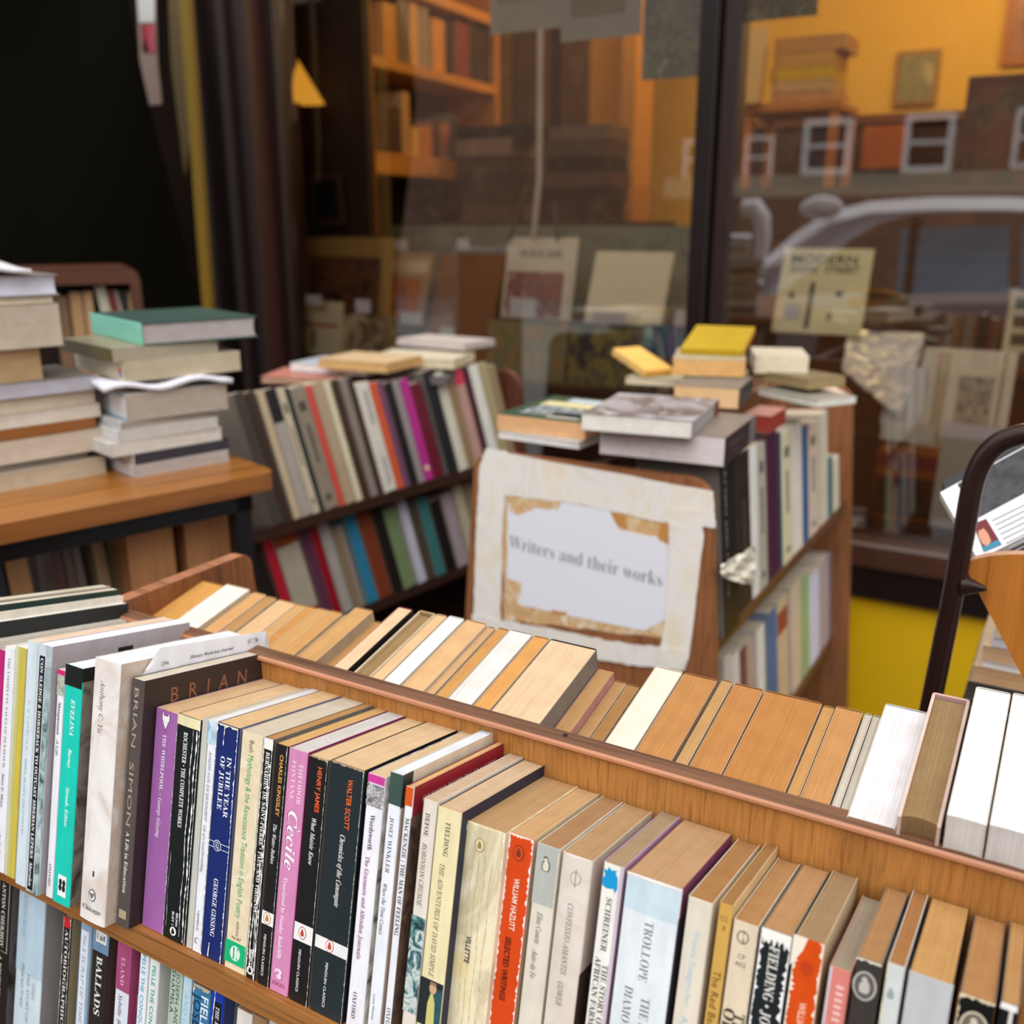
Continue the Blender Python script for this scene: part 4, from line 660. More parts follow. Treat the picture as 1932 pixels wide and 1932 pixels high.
# ------------------------------------------------------------------ left trolley behind, full of upright books
e3 = V((.617, .787, 0)); y3 = V((-.787, .617, 0))
FC = frame(V((-.495, 1.834, H - .58)) - y3 * -.175, e3, y3)
trolley(FC, -.42, .82, -.175, (0, -.245, -.49), .215, .19, 'dark red-brown book trolley behind the table, two full shelves visible', foot=-.87, panel=wood((92, 46, 30), (56, 28, 20), 'z', .6), r=.05, flare=.06, wd=(DKB, DKB, DKB, DKB), back=True)
UP3 = [(440, 460, 742, 'dark grey', (70, 64, 58)), (462, 480, 740, 'umber', (60, 46, 38)), (483, 497, 737, 'pale biscuit', (196, 178, 146)), (498, 520, 735, 'black-topped grey', (168, 160, 152), dict(art=[('r', 0, 1, 0, .26, (30, 26, 32))])), (521, 536, 733, 'cream', (196, 184, 158), dict(art=jac((196, 184, 158)))),
 (537, 545, 732, 'dark green slim', (26, 44, 44)), (546, 575, 731, 'taupe', (140, 128, 112), dict(art=jac((140, 128, 112)))), (576, 587, 728, 'coral red', (206, 76, 60)), (588, 608, 722, 'fawn', (170, 150, 124)), (609, 622, 719, 'ivory', (206, 196, 168)), (623, 638, 717, 'dark coffee', (62, 44, 34)),
 (639, 653, 714, 'pewter', (130, 120, 112)), (654, 665, 713, 'chocolate', (58, 42, 38)), (669, 695, 724, 'white lettered', (204, 200, 190), dict(art=[('t', 'PANDORA', .6, .08, .38, 12, 'sb', (80, 84, 90)), ('t', 'NOVEL', .6, .7, .95, 12, 'sb', (110, 110, 120))])), (696, 710, 722, 'brick orange', (196, 84, 50)),
 (711, 722, 720, 'violet', (104, 66, 96)), (724, 739, 722, 'jet black', (24, 20, 24)), (740, 752, 718, 'silver', (140, 134, 134)), (753, 770, 716, 'magenta', (168, 44, 130), dict(art=[('c', .5, .88, 6, 7, (226, 206, 160))])), (772, 794, 724, 'maroon', (96, 22, 40)), (796, 818, 700, 'broad black', (30, 30, 34)),
 (820, 838, 703, 'pearl', (200, 196, 180)), (839, 853, 704, 'camel', (140, 116, 84)), (854, 871, 698, 'rose grey', (176, 140, 130), dict(art=[('r', 0, 1, 0, .16, (206, 60, 90))])), (872, 883, 696, 'oxblood', (66, 26, 40)), (884, 901, 690, 'snow white', (214, 212, 204)), (902, 918, 686, 'olive cream', (160, 148, 112)), (919, 934, 690, 'khaki', (140, 122, 92))]
row(FC, -.175, 0, UP3, 'upper shelf of the left trolley', 'books on the upper shelf of the left trolley', lean=-6.5, d=.15)
LO3 = [(462, 492, 1030, 'near-black', (34, 28, 26)), (495, 513, 1017, 'crimson edge', (186, 30, 50)), (514, 560, 1010, 'broad putty', (180, 170, 150), dict(art=[('r', 0, 1, 0, .12, (140, 66, 30)), ('r', 0, 1, .82, .95, (140, 66, 30))])), (563, 580, 992, 'dull purple', (96, 50, 74)), (581, 595, 985, 'deep red', (150, 14, 34)), (597, 617, 980, 'stone grey', (166, 160, 154)),
 (624, 635, 996, 'mushroom', (140, 120, 96)), (636, 646, 992, 'grey-pink', (150, 132, 122)), (648, 668, 968, 'azure', (44, 124, 160)), (670, 696, 960, 'rust brown', (120, 56, 34)), (698, 720, 958, 'blackish', (30, 26, 24)), (722, 746, 962, 'leaf green', (116, 136, 96)), (747, 763, 936, 'lavender white', (190, 190, 206)), (764, 783, 940, 'dark taupe', (76, 66, 56)),
 (785, 804, 937, 'teal', (56, 114, 116)), (809, 830, 946, 'ebony', (28, 22, 20)), (832, 850, 932, 'orchid grey', (160, 146, 154)), (852, 869, 912, 'light sand', (180, 170, 146)), (871, 888, 902, 'drab', (130, 116, 92))]
row(FC, -.175, -.245, LO3, 'lower shelf of the left trolley', 'books on the lower shelf of the left trolley', lean=-6.5, d=.15)
z3 = -.58 + .225
G3 = 'books lying on top of the left trolley'
for (ds, xp, yp, z, ang, el, al, th, sp_, kw) in [
 ('cream-paged book with red boards lying over the left trolley', 492, 722, z3 - .005, -8, .19, .16, .014, 'B', dict(col=(170, 50, 36), page=(216, 196, 166), hard=True)),
 ('book with light blue cover lying on the left trolley', 548, 700, z3 + .012, -24, .21, .14, .02, 'B', dict(col=(140, 176, 216), page=(226, 222, 220))),
 ('tan book lying behind the light blue one', 600, 694, z3 + .03, -26, .19, .15, .022, 'B', dict(col=(206, 158, 96), page=(206, 166, 110))),
 ('cream book lying behind the black boards of the left trolley', 694, 690, z3 + .02, -16, .22, .16, .022, 'B', dict(col=(206, 194, 160), page=(216, 202, 170))),
 ('grey-white book slanting down at the back of the left trolley', 748, 650, z3 + .05, -34, .22, .13, .016, 'B', dict(col=(176, 168, 170), page=(196, 184, 180))),
 ('black book lying flat above the magenta spine', 720, 722, z3 - .012, -12, .16, .15, .018, 'B', dict(col=(32, 30, 34), page=(110, 104, 104)))]:
    o = lay(near_left(xp, yp, z), ang, el, al, th, sp_, **kw); tag(o, ds, 'book', G3)

# ------------------------------------------------------------------ table at the left with two stacks
TZ = -.38; et = V((math.cos(R(43)), math.sin(R(43)), 0)); at_ = V((-et.y, et.x, 0)); TE = hitz(527, 890, TZ)
tb_ = empty('side_table', mat4(TE, et, at_, Z)); tag(tb_, 'oak-topped table on a black metal frame holding two book stacks', 'table')
b = MB(); pr = [(-1.3, 0), (-.03, 0), (-.012, .006), (-.003, .02), (0, .04), (0, .40), (-.02, .42), (-1.3, .42)]
b.prism(pr, V((0, 0, -.028)), V((1, 0, 0)), V((0, 1, 0)), V((0, 0, .028)), wood((166, 108, 48), (122, 72, 28), 'x', .6, .25), wood((136, 82, 36), (96, 52, 20), 'x', .6, .4)); b.build('table_top', tb_)
BM = flat((14, 14, 16), .4)
b = MB(); b.box((-1.25, .03, -.062), (-.035, .055, -.029), BM); b.box((-1.25, .36, -.062), (-.035, .385, -.029), BM); b.box((-.06, .03, -.062), (-.035, .385, -.029), BM); b.build('frame_rail', tb_)
for x, y in ((-.066, .03), (-.066, .355), (-1.25, .03), (-1.25, .355)):
    b = MB(); b.box((x, y, -1.07), (x + .03, y + .03, -.029), BM, .003); b.build('leg', tb_)
b = MB(); b.box((-1.25, .04, -.38), (-.06, .38, -.36), DKB); b.build('lower_shelf', tb_)
def on_table(xp, off): # x along the edge where the column at pixel xp meets the line 'off' behind the near edge
    p = hit(xp, 1000, TE + at_ * off, at_); return (p - TE).dot(et)
for i, (xa, xb, yt, nm) in enumerate([(236, 326, 985, 'upright brown card box file below the table, the left one'), (348, 455, 945, 'upright brown card box file below the table, nearest its leg')]):
    x0, x1 = on_table(xa, .1), on_table(xb, .1); top = (hit(xb, yt, TE + at_ * .1, at_)).z; o = empty('box_file', mat4(TE + et * x0 + at_ * .1 + Z * -.36, et, at_, Z)); w_ = x1 - x0; h_ = min(top - (H + TZ - .36), .30)
    b = MB(); kf = wood((176, 122, 76), (150, 98, 58), 'z', .2, .8); b.box((0, 0, 0), (w_, .003, h_), kf, .001); b.box((0, .003, 0), (.003, .22, h_), kf); b.box((w_ - .003, .003, 0), (w_, .22, h_), kf); b.box((.003, .217, 0), (w_ - .003, .22, h_), kf); b.box((.003, .003, 0), (w_ - .003, .217, .003), kf); b.build('card_shell', o)
    b = MB(); b.box((.006, .008, .004), (w_ - .006, .2, h_ - .02), pages((200, 190, 170))); b.build('papers', o); tag(o, nm, 'box file', 'box files on the lower shelf of the table')
FT = frame(TE + at_ * .12 + Z * -.36, et, at_)
row(FT, 0, 0, [(-40, -4, 1030, 'dark blue', (40, 44, 60)), (2, 46, 1030, 'tan', (190, 140, 84)), (92, 110, 1018, 'wine red', (84, 40, 36)), (111, 130, 1018, 'brown', (90, 70, 50)), (131, 148, 1020, 'grey', (96, 88, 80)), (166, 190, 996, 'light tan', (160, 130, 92)), (194, 214, 996, 'moss green', (90, 90, 60))], 'lower shelf of the table', 'books on the lower shelf of the table', d=.16)
def pile(c0, ang, items, group):
    z = c0.z; e = V((math.cos(R(ang)), math.sin(R(ang)), 0)); a = V((-e.y, e.x, 0))
    for (ds, th, off, el, al, da, sp_, kw) in items:
        c = V((c0.x, c0.y, 0)) + e * off + Z * z
        if sp_ == 'sheet':
            b = MB(); X_ = V((math.cos(R(ang + da)), math.sin(R(ang + da)), 0)); Y_ = V((-X_.y, X_.x, 0)); rows = []
            for i in range(13):
                rows.append([c + X_ * (el * i / 12) + Y_ * (al * k / 6) + Z * (th * .35 + th * .3 * math.sin(i * .9 + k * .4)) for k in range(7)])
            b.grid(rows, flat((232, 232, 240), .7)); o = b.build('folded_paper'); m_ = o.modifiers.new('s', 'SOLIDIFY'); m_.thickness = th * .45; tag(o, ds, 'paper', group)
        else:
            o = lay(c, ang + da, el, al, th, sp_, **kw); tag(o, ds, 'book', group)
        z += th + .0004
cS = hitz(252, 902, TZ)
pile(cS, 44, [
 ('grey paperback at the bottom of the right stack on the table', .019, 0, .163, .20, 0, 'L', dict(col=(206, 206, 210), page=(176, 166, 160))),
 ('navy book second from bottom of the right stack on the table', .017, .004, .163, .20, 1, 'L', dict(col=(206, 202, 204), board=(26, 28, 40), page=(60, 58, 66))),
 ('white-paged book third from bottom of the right stack', .021, -.03, .185, .21, 1, 'L', dict(col=(206, 208, 206), page=(206, 202, 194))),
 ('pale paperback fourth from bottom of the right stack', .018, -.016, .165, .2, 0, 'L', dict(col=(216, 218, 220), page=(196, 194, 188))),
 ('thin grey-brown book in the middle of the right stack', .012, -.01, .15, .19, 2, 'L', dict(col=(196, 200, 204), page=(160, 150, 140))),
 ('thick book with white spine banded blue in the right stack', .040, 0, .165, .2, -3, 'L', dict(col=(226, 228, 230), page=(176, 164, 150), art=[('r', 0, .08, 0, 1, (96, 164, 196)), ('r', .92, 1, 0, 1, (96, 164, 196))])),
 ('wavy white folded paper between books of the right stack', .018, -.03, .2, .16, -6, 'sheet', {}),
 ('cream book with a small red dot on its spine, right stack', .031, .004, .19, .21, -2, 'L', dict(col=(214, 202, 176), page=(190, 176, 150), art=[('c', .5, .92, 5, 6, (196, 60, 70)), ('r', .2, .4, .9, .96, (120, 140, 190))])),
 ('olive-spined book second from top of the right stack', .020, -.012, .172, .2, 0, 'L', dict(col=(96, 88, 50), page=(170, 160, 140))),
 ('turquoise hardback with pale pages crowning the right stack', .034, .036, .19, .23, -4, 'L', dict(col=(130, 206, 184), page=(180, 172, 170), hard=True, board=(58, 82, 74)))], 'books in the right stack on the table')
cL = hitz(-120, 985, TZ)
e5 = V((math.cos(R(46)), math.sin(R(46)), 0)); pr_ = hitz(202, 892, TZ); Ln = .28
cL = pr_ - e5 * Ln
K1 = dict(page=(196, 178, 150))
pile(cL, 46, [
 ('buff-paged book at the bottom of the left stack on the table', .026, 0, .28, .17, 0, 'B', dict(col=(190, 176, 150), page=(186, 170, 146))),
 ('thin grey book second from bottom of the left stack', .012, -.02, .28, .16, 3, 'B', dict(col=(130, 124, 118), page=(140, 132, 124))),
 ('thick white-paged book third from bottom of the left stack', .034, 0, .28, .17, 0, 'B', dict(col=(186, 176, 160), page=(198, 184, 166))),
 ('chestnut brown book in the lower left stack', .017, -.008, .28, .17, 0, 'F', dict(col=(140, 86, 38), page=(160, 110, 60))),
 ('white-paged paperback above the chestnut brown book', .020, .002, .28, .17, 0, 'B', dict(col=(200, 190, 176), page=(208, 198, 184))),
 ('cream-paged paperback with reddish cover edge, left stack', .022, -.002, .28, .17, 1, 'B', dict(col=(176, 90, 60), page=(198, 184, 162))),
 ('silver-grey-paged book with black cover in the left stack', .022, 0, .28, .16, -1, 'B', dict(col=(40, 36, 36), page=(176, 174, 184))),
 ('tan-paged thick book in the upper left stack', .048, -.075, .28, .16, 1, 'B', dict(col=(120, 96, 70), page=(178, 148, 110))),
 ('very thick cream-paged book near the top of the left stack', .062, -.045, .28, .18, -2, 'B', dict(col=(96, 84, 74), page=(190, 176, 158))),
 ('thin cream book below the top of the left stack', .010, -.05, .28, .17, -1, 'B', dict(col=(206, 180, 150), page=(214, 200, 176))),
 ('white-paged book with dark boards near the left stack top', .030, -.042, .28, .17, -2, 'B', dict(col=(60, 58, 66), page=(206, 206, 220), hard=True)),
 ('loose white papers on top of the left stack', .016, -.07, .27, .14, -4, 'sheet', {})], 'books in the left stack on the table')

ro = [o for o in bpy.data.objects if o.name.startswith('rail_cap')][0]
for u_ in (.128, .405):
    b = MB(); b.tube([V((u_, .006, .1885)), V((u_, .006, .1888))], .0022, flat((40, 28, 22), .4, .5, .6), 10); o = b.build('screw'); o.parent = ro
# ------------------------------------------------------------------ bookcase, tarpaulin and pole at the far left
XB = V((math.cos(R(24)), math.sin(R(24)), 0)); YV = V((-XB.y, XB.x, 0)); OB = V((-.913, 2.45, 0))
bx = empty('wooden_bookcase', mat4(OB, XB, YV, Z)); YB = 0
def pt(x, y, Y=YB): d = ray(x, y); return EYE + d * (Y / d.y)
def ptb(x, y): p = hit(x, y, OB, YV); return (p - OB).dot(XB), p.z
(x0, _), (xw, ztop) = ptb(-190, 508), ptb(262, 506)
b = MB(); RB = wood((84, 44, 22), (52, 28, 16), 'x', .5, .45)
b.prism([(x0, ztop - .035), (x0, ztop), (xw - .03, ztop + .002), (xw - .006, ztop - .008), (xw, ztop - .03), (xw, ztop - .036)], V((0, 0, 0)), V((1, 0, 0)), V((0, 0, 1)), V((0, .26, 0)), RB); b.build('top_board', bx)
b = MB(); b.box((xw - .024, YB, 0), (xw, YB + .26, ztop - .036), RB); b.build('side_board', bx)
b = MB(); b.box((x0, YB, 0), (x0 + .024, YB + .26, ztop - .036), RB); b.build('side_board', bx)
for zz in (ztop - .34, ztop - .66, ztop - .98):
    b = MB(); b.box((x0 + .024, YB, zz), (xw - .024, YB + .26, zz + .02), RB); b.build('shelf', bx)
b = MB(); b.box((x0 + .024, YB + .25, .0), (xw - .024, YB + .26, ztop - .036), DKB); b.build('back_board', bx)
tag(bx, 'low reddish-brown wooden bookcase standing behind the left book stacks', 'bookcase')
def prow(Y, zb, items, place, group, X=V((1, 0, 0)), Yv=V((0, 1, 0)), O=None, d=.14):
    o_ = O or V((0, Y, 0)); res = []
    for xl, xr, yt, nm, c, kw in items:
        kw = dict(kw); ln = R(kw.pop('lean', 0)); a_, b_ = hit(xl, yt, o_, Yv), hit(xr, yt, o_, Yv); hh = a_.z - zb; xx = (a_ - o_).dot(X); ww = (b_ - a_).dot(X)
        Xl = X * math.cos(ln) - Z * math.sin(ln); Ul = Z * math.cos(ln) + X * math.sin(ln); bs = o_ + X * (xx - hh * math.sin(ln)); bs.z = zb
        kw.setdefault('page', (200, 186, 160)); o = book(mat4(bs, Xl, Yv, Ul), max(.006, ww - .001), d, hh, c, **kw); res.append((o, nm))
    for i, (o, nm) in enumerate(res):
        l_ = res[i - 1][1] if i else None; r_ = res[i + 1][1] if i + 1 < len(res) else None
        tag(o, lab(nm, place, l_, r_), 'book', group)
prow(0, ztop - .32, [(100, 128, 560, 'brown', (120, 90, 66), {}), (130, 154, 552, 'tan', (176, 136, 96), {}), (156, 174, 550, 'light brown', (186, 146, 106), {}), (178, 198, 540, 'pale ivory', (196, 188, 168), dict(lean=-8)), (201, 212, 546, 'brick red', (130, 50, 40), dict(lean=-8)), (214, 222, 546, 'pink-grey', (170, 150, 140), dict(lean=-8)), (226, 238, 548, 'charcoal', (50, 46, 46), {}), (240, 248, 550, 'sandy', (196, 168, 120), {})],
     'in the low far-left bookcase', 'books in the low bookcase at the far left', X=XB, Yv=YV, O=OB + YV * .04)
TARP = flat((9, 7, 2), .85, .05)
b = MB(); rows = []; YT = 2.95
for j in range(33):
    v = j / 32; yp = -260 + v * 1500; xe = 262 - 47 + (yp + 260) * .178; rr = []
    for i in range(41):
        u = i / 40; xp = -560 + (xe + 560) * u; p = pt(xp, yp, YT); sg = math.sin(u * 17 + v * 3.3) * .03 + math.sin((u + v) * 9) * .05 + math.sin(u * 40 + v * 9) * .006
        rr.append(p + V((0, sg, 0)))
    rows.append(rr)
b.grid(rows, TARP); o = b.build('tarpaulin'); md = o.modifiers.new('s', 'SOLIDIFY'); md.thickness = .003; tag(o, 'dark olive-black tarpaulin sheet hanging behind the low bookcase', 'tarpaulin')
b = MB(); A0, A1 = pt(338, -120, 3.02), pt(392, 640, 3.02); k_ = (A1 - A0)
YP = flat((120, 92, 10), .5)
b.prism([(-.014, 0), (.014, 0), (.017, 1), (-.010, 1)], A0, V((1, 0, 0)), k_, V((0, .04, 0)), YP)
A2 = V((A1.x, A1.y, 0)); b.prism([(-.010, 0), (.017, 0), (.017, 1), (-.010, 1)], A2, V((1, 0, 0)), V((0, 0, A1.z)), V((0, .04, 0)), YP)
tag(b.build('painted_post'), 'narrow yellow-painted post leaning at the right edge of the tarpaulin', 'post')
def slab3(name, pts, Y, th, m, label, cat, group=None):
    b = MB(); P = [pt(x, y, Y) for x, y in pts]; b.face(P, m); b.face([p + V((0, th, 0)) for p in P[::-1]], m)
    for i in range(len(P)): j = (i + 1) % len(P); b.face([P[j], P[i], P[i] + V((0, th, 0)), P[j] + V((0, th, 0))], m)
    o = b.build(name); tag(o, label, cat, group); return o
bn = slab3('hanging_banner', [(250, -140), (289, -140), (293, 44), (296, 120), (304, 196), (268, 200)], 3.3, .01, flat((176, 150, 140), .7), 'narrow pale and red banner hanging beyond the tarpaulin edge', 'banner')
b = MB(); 
for pts, c in (([(250, -140), (291, -140), (292, 42), (262, 42)], (236, 236, 232)), ([(266, 46), (291, 46), (294, 98), (270, 98)], (206, 96, 110)), ([(266, 46), (277, 46), (280, 98), (270, 98)], (170, 20, 40))):
    b.face([pt(x, y, 3.297) for x, y in pts], flat(c, .7))
b.build('printed_stripes', bn)
bn2 = slab3('hanging_banner', [(312, -140), (338, -140), (360, 240), (348, 330), (322, 120)], 3.25, .01, flat((104, 88, 56), .7), 'drab khaki strip of cloth hanging behind the yellow post', 'banner')

# ------------------------------------------------------------------ things in the shop window
def item(name, BL, BR, TL, n, lean, th, face, label, cat, arts=(), edge=None, group=None):
    """leaning flat thing: bottom corners in the plane n, height from the pixel of its top-left corner"""
    p, q = hitn(*BL, n), hitn(*BR, n); ex = L; w_ = (q - p).dot(L); o_ = p; nn = N * math.cos(R(lean)) + Z * -math.sin(R(lean)) * 1
    ey = Z * math.cos(R(lean)) + N * math.sin(R(lean)); nm = ex.cross(ey)  # faces the street
    t_ = hit(*TL, o_, nm); h_ = (t_ - o_).dot(ey)
    e = edge or face; mw = mat4(o_, ex, -nm, ey)
    b = MB(); b.box((0, 0, 0), (w_, th, h_), e, min(th * .3, .003)); b.face([(0, -.0002, 0), (w_, -.0002, 0), (w_, -.0002, h_), (0, -.0002, h_)], face)
    for k, a in enumerate(arts):
        of = -.0006 - k * .0004
        if a[0] == 'r': _, x0, x1, z0, z1, m = a; b.face([(w_ * x0, of, h_ * (1 - z1)), (w_ * x1, of, h_ * (1 - z1)), (w_ * x1, of, h_ * (1 - z0)), (w_ * x0, of, h_ * (1 - z0))], m if not isinstance(m, tuple) else flat(m, .5))
        if a[0] == 't': _, s, x0, x1, z, hh, sty, c = a; add_text(b, s, sty, flat(c), lambda t, y: (w_ * (x0 + (x1 - x0) * t), of, h_ * (1 - z) + (y - .33) * hh / .68))
    o = b.build(name, None, mw); tag(o, label, cat, group); return o
LB = (204, 194, 168)
wbox('window_ledge', (uJ, uM0), (NW + .1, 3.3), (ZS, -.50), wood((70, 44, 30), (40, 26, 18), 'x', .5)); wbox('window_ledge', (uM1, 2.3), (NW + .1, 3.4), (ZS - .05, ZS + .02), wood((70, 44, 30), (40, 26, 18), 'x', .5))
tl = flat((120, 132, 122), .5)
b_ = item('display_board', (735, 700), (1308, 700), (735, 425), 3.22, 4, .02, pic(((96, 112, 104), (128, 134, 118), (110, 116, 100)), 9, 2), 'long grey-teal display board behind the window items', 'display board')
IT = 'books and prints shown in the shop window'
PRT = pic(((70, 44, 34), (110, 70, 50), (44, 28, 24)), 14, 1)
item('framed_print', (562, 700), (722, 690), (600, 447), 2.79, 9, .02, flat((156, 124, 74), .5), 'tan-bordered dark picture leaning at the left of the window', 'picture', [('r', .09, .9, .14, .80, PRT)], group=IT)
item('cover_print', (708, 600), (796, 596), (745, 476), 2.92, 20, .012, flat((170, 140, 96), .5), 'small tan book with an orange picture in the window', 'book', [('r', .05, .95, .12, .3, flat((206, 190, 160))), ('r', .12, .85, .38, .97, pic(((150, 80, 20), (196, 112, 24), (120, 40, 24)), 30, 2))], group=IT)
item('brown_board', (795, 680), (915, 690), (830, 478), 2.93, 21, .02, flat((140, 92, 56), .6), 'plain brown rounded board in the window with a white tag', 'board', group=IT)
o_ = item('hanging_sign', (945, 598), (1075, 600), (958, 448), 2.95, 12, .008, flat((232, 226, 208), .6), 'cream hanging poster with dark capitals and red picture', 'poster', [('t', 'WELSH', .18, .8, .2, .022, 'b', (60, 60, 56)), ('r', .04, .86, .42, .98, pic(((90, 60, 54), (150, 120, 116), (150, 50, 40), (206, 196, 190)), 26, 3)), ('r', .92, .98, .4, 1, (214, 206, 190))], group=IT)
b = MB(); q0, q1 = hitn(1006, 452, 2.96), hitn(1017, 337, 2.93); b.tube([q0, q1, q1 + Z * .9], .009, flat((206, 202, 206), .6), 8); q2 = hitn(1052, 455, 2.96); b.tube([q2, hitn(1046, 380, 2.94)], .006, flat((110, 96, 92), .6), 8); q2 = hitn(962, 455, 2.96); b.tube([q2, hitn(992, 350, 2.94)], .006, flat((100, 86, 80), .6), 8)
tag(b.build('hanging_strap'), 'pale straps from which the cream poster hangs', 'strap')
item('notice_sheet', (1101, 608), (1246, 612), (1131, 474), 2.9, 22, .012, flat((236, 230, 204), .6), 'pale cream sheet standing in the window left of the mullion', 'sheet', [('r', .02, .4, .9, .995, (220, 220, 226)), ('t', 'catalogue', .3, .72, .55, .008, 'i', (176, 170, 140))], group=IT)
item('booklet', (543, 690), (640, 676), (560, 566), 2.715, 8, .01, flat((226, 214, 182), .6), 'cream booklet with a pink line at lower left of the window', 'booklet', [('r', .04, .94, .32, .38, (196, 110, 90)), ('r', .45, .52, .42, .7, (96, 84, 70)), ('r', .3, .6, .8, 1, (40, 30, 26))], group=IT)
item('engraving', (640, 690), (745, 690), (655, 592), 2.73, 8, .01, pic(((150, 130, 104), (110, 84, 66), (190, 170, 136), (206, 190, 160)), 14, 7), 'brownish engraved print low in the window beside the cream booklet', 'print', group=IT)
item('painting', (912, 735), (1060, 740), (925, 602), 2.8, 10, .015, pic(((96, 100, 60), (150, 136, 80), (120, 130, 110), (186, 140, 60), (130, 100, 60)), 13, 4), 'green and ochre painting behind the middle trolley', 'painting', group=IT)
item('black_print', (1068, 725), (1225, 720), (1082, 618), 2.78, 12, .012, pic(((30, 32, 38), (40, 42, 44), (150, 140, 60), (60, 64, 60), (120, 120, 110)), 12, 5), 'black and yellow print behind the pile on the middle trolley', 'print', group=IT)
item('blue_book', (1210, 668), (1292, 666), (1226, 612), 2.79, 10, .014, flat((40, 100, 130), .5), 'blue-fronted book in the window beside the yellow book', 'book', [('r', 0, .22, .1, .8, (130, 170, 180))], group=IT)
item('framed_picture', (592, 425), (650, 417), (566, 330), 2.84, -6, .015, flat((66, 44, 32), .5), 'small dark picture frame tilting inside the left of the window', 'picture frame', [('r', .16, .84, .12, .86, (16, 12, 10))])
for x, y, w_, h_, n_, nm in ((592, 566, 36, 18, 2.70, 'cream booklet'), (685, 578, 34, 24, 2.70, 'dark picture'), (776, 600, 50, 22, 2.84, 'orange picture'), (756, 462, 30, 20, 3.1, 'small tan book'), (874, 460, 26, 18, 3.0, 'top of the brown board'), (844, 630, 32, 24, 2.84, 'foot of the brown board'), (986, 580, 56, 34, 2.86, 'cream poster'), (1150, 600, 66, 22, 2.82, 'pale cream sheet'), (1286, 600, 24, 28, 2.8, 'mullion'), (1185, 670, 34, 26, 2.7, 'black and yellow print')):
    b = MB(); c_ = hitn(x, y, n_); k = (c_ - EYE).length / F; b.box((-w_ * k / 2, -.0008, -h_ * k / 2), (w_ * k / 2, 0, h_ * k / 2), flat((222, 222, 232), .6)); tag(b.build('price_card', None, mat4(c_, L, N, Z)), 'white price card in the window at the ' + nm, 'price card', 'white price cards in the shop window')
item('poster', (1455, 625), (1622, 640), (1490, 468), 2.92, 20, .01, flat((236, 232, 190), .6), 'yellow-cream poster with black capitals in the right window', 'poster', [('t', 'MODERN', .1, .84, .13, .026, 'sb', (50, 48, 40)), ('t', 'SIGNS', .1, .42, .25, .02, 'sb', (60, 58, 50)), ('t', 'STREET', .5, .88, .25, .02, 'sb', (60, 58, 50)), ('r', .36, .42, .4, .95, (84, 80, 60)), ('r', .66, .74, .5, .56, (60, 50, 40)), ('r', .14, .2, .52, .6, (90, 80, 60)), ('r', .12, .3, .66, .84, (196, 206, 216)), ('r', .6, .66, .75, .84, (120, 110, 90))], group=IT)
wbox('window_ledge', (upx(1480, 700, 3.0), 1.2), (2.86, 3.4), (ZS + .02, -.58), wood((66, 44, 32), (40, 26, 18), 'x', .5))
item('framed_print', (1718, 842), (1892, 852), (1742, 654), 2.84, 14, .015, flat((232, 228, 212), .5), 'cream-mounted print with a grey figure in the right window', 'picture', [('r', .16, .3, .04, .96, (190, 178, 150)), ('r', .42, .8, .26, .8, pic(((130, 120, 106), (190, 184, 166), (90, 80, 72)), 30, 2)), ('r', .86, .9, .02, .98, (180, 160, 130))], group=IT)
b = MB(); rows = []; p0, p1, p2, p3 = hitn(1588, 700, 2.8), hitn(1700, 790, 2.8), hitn(1745, 632, 3.0), hitn(1600, 625, 3.0)
for i in range(13):
    u = i / 12; rows.append([(p0.lerp(p1, u)).lerp(p3.lerp(p2, u), k / 12) + N * (rnd.uniform(-.014, .014)) for k in range(13)])
b.grid(rows, flat((228, 230, 236), .3, .7), False); o = b.build('plastic_wrapped_papers'); md = o.modifiers.new('s', 'SOLIDIFY'); md.thickness = .006; tag(o, 'crumpled clear-wrapped white papers leaning in the right window', 'papers', IT)
item('white_card', (1660, 800), (1735, 800), (1690, 690), 2.83, 18, .008, flat((210, 210, 220), .6), 'white card behind the wrapped papers in the right window', 'card', group=IT)
item('booklet', (1660, 828), (1762, 832), (1666, 796), 2.72, 8, .03, flat((206, 204, 196), .6), 'low white booklet standing on the orange box in the window', 'booklet', group=IT)
b = MB(); c_ = hitn(1640, 985, 2.74); b.box((0, 0, 0), (.34, .1, .19), flat((150, 78, 26), .6), .003); b.face([(.004, -.0006, .145), (.33, -.0006, .145), (.33, -.0006, .18), (.004, -.0006, .18)], flat((120, 44, 44))); b.face([(.004, -.0006, .01), (.33, -.0006, .01), (.33, -.0006, .12), (.004, -.0006, .12)], pic(((24, 16, 10), (60, 36, 16), (14, 10, 8)), 20, 1)); tag(b.build('cardboard_box', None, mat4(W(c_.dot(L), 2.74, ZS + .02), L, N, Z)), 'orange-brown dark-fronted box low in the right window', 'box')
item('grey_sheet', (1752, 992), (1862, 1002), (1776, 796), 2.70, 12, .006, flat((176, 176, 168), .6), 'tall grey-white sheet leaning behind the metal tube rail', 'sheet', [('r', .02, .98, .0, .14, (206, 208, 222))], group=IT)
item('wire_rack', (1886, 690), (1990, 700), (1912, 548), 2.95, 10, .03, flat((60, 64, 56), .6), 'cream slatted rack at the right edge of the window', 'rack', [('r', 0, 1, z, z + .09, (200, 190, 160)) for z in (0, .24, .48, .72)] + [('r', 0, .12, 0, 1, (200, 190, 160))])
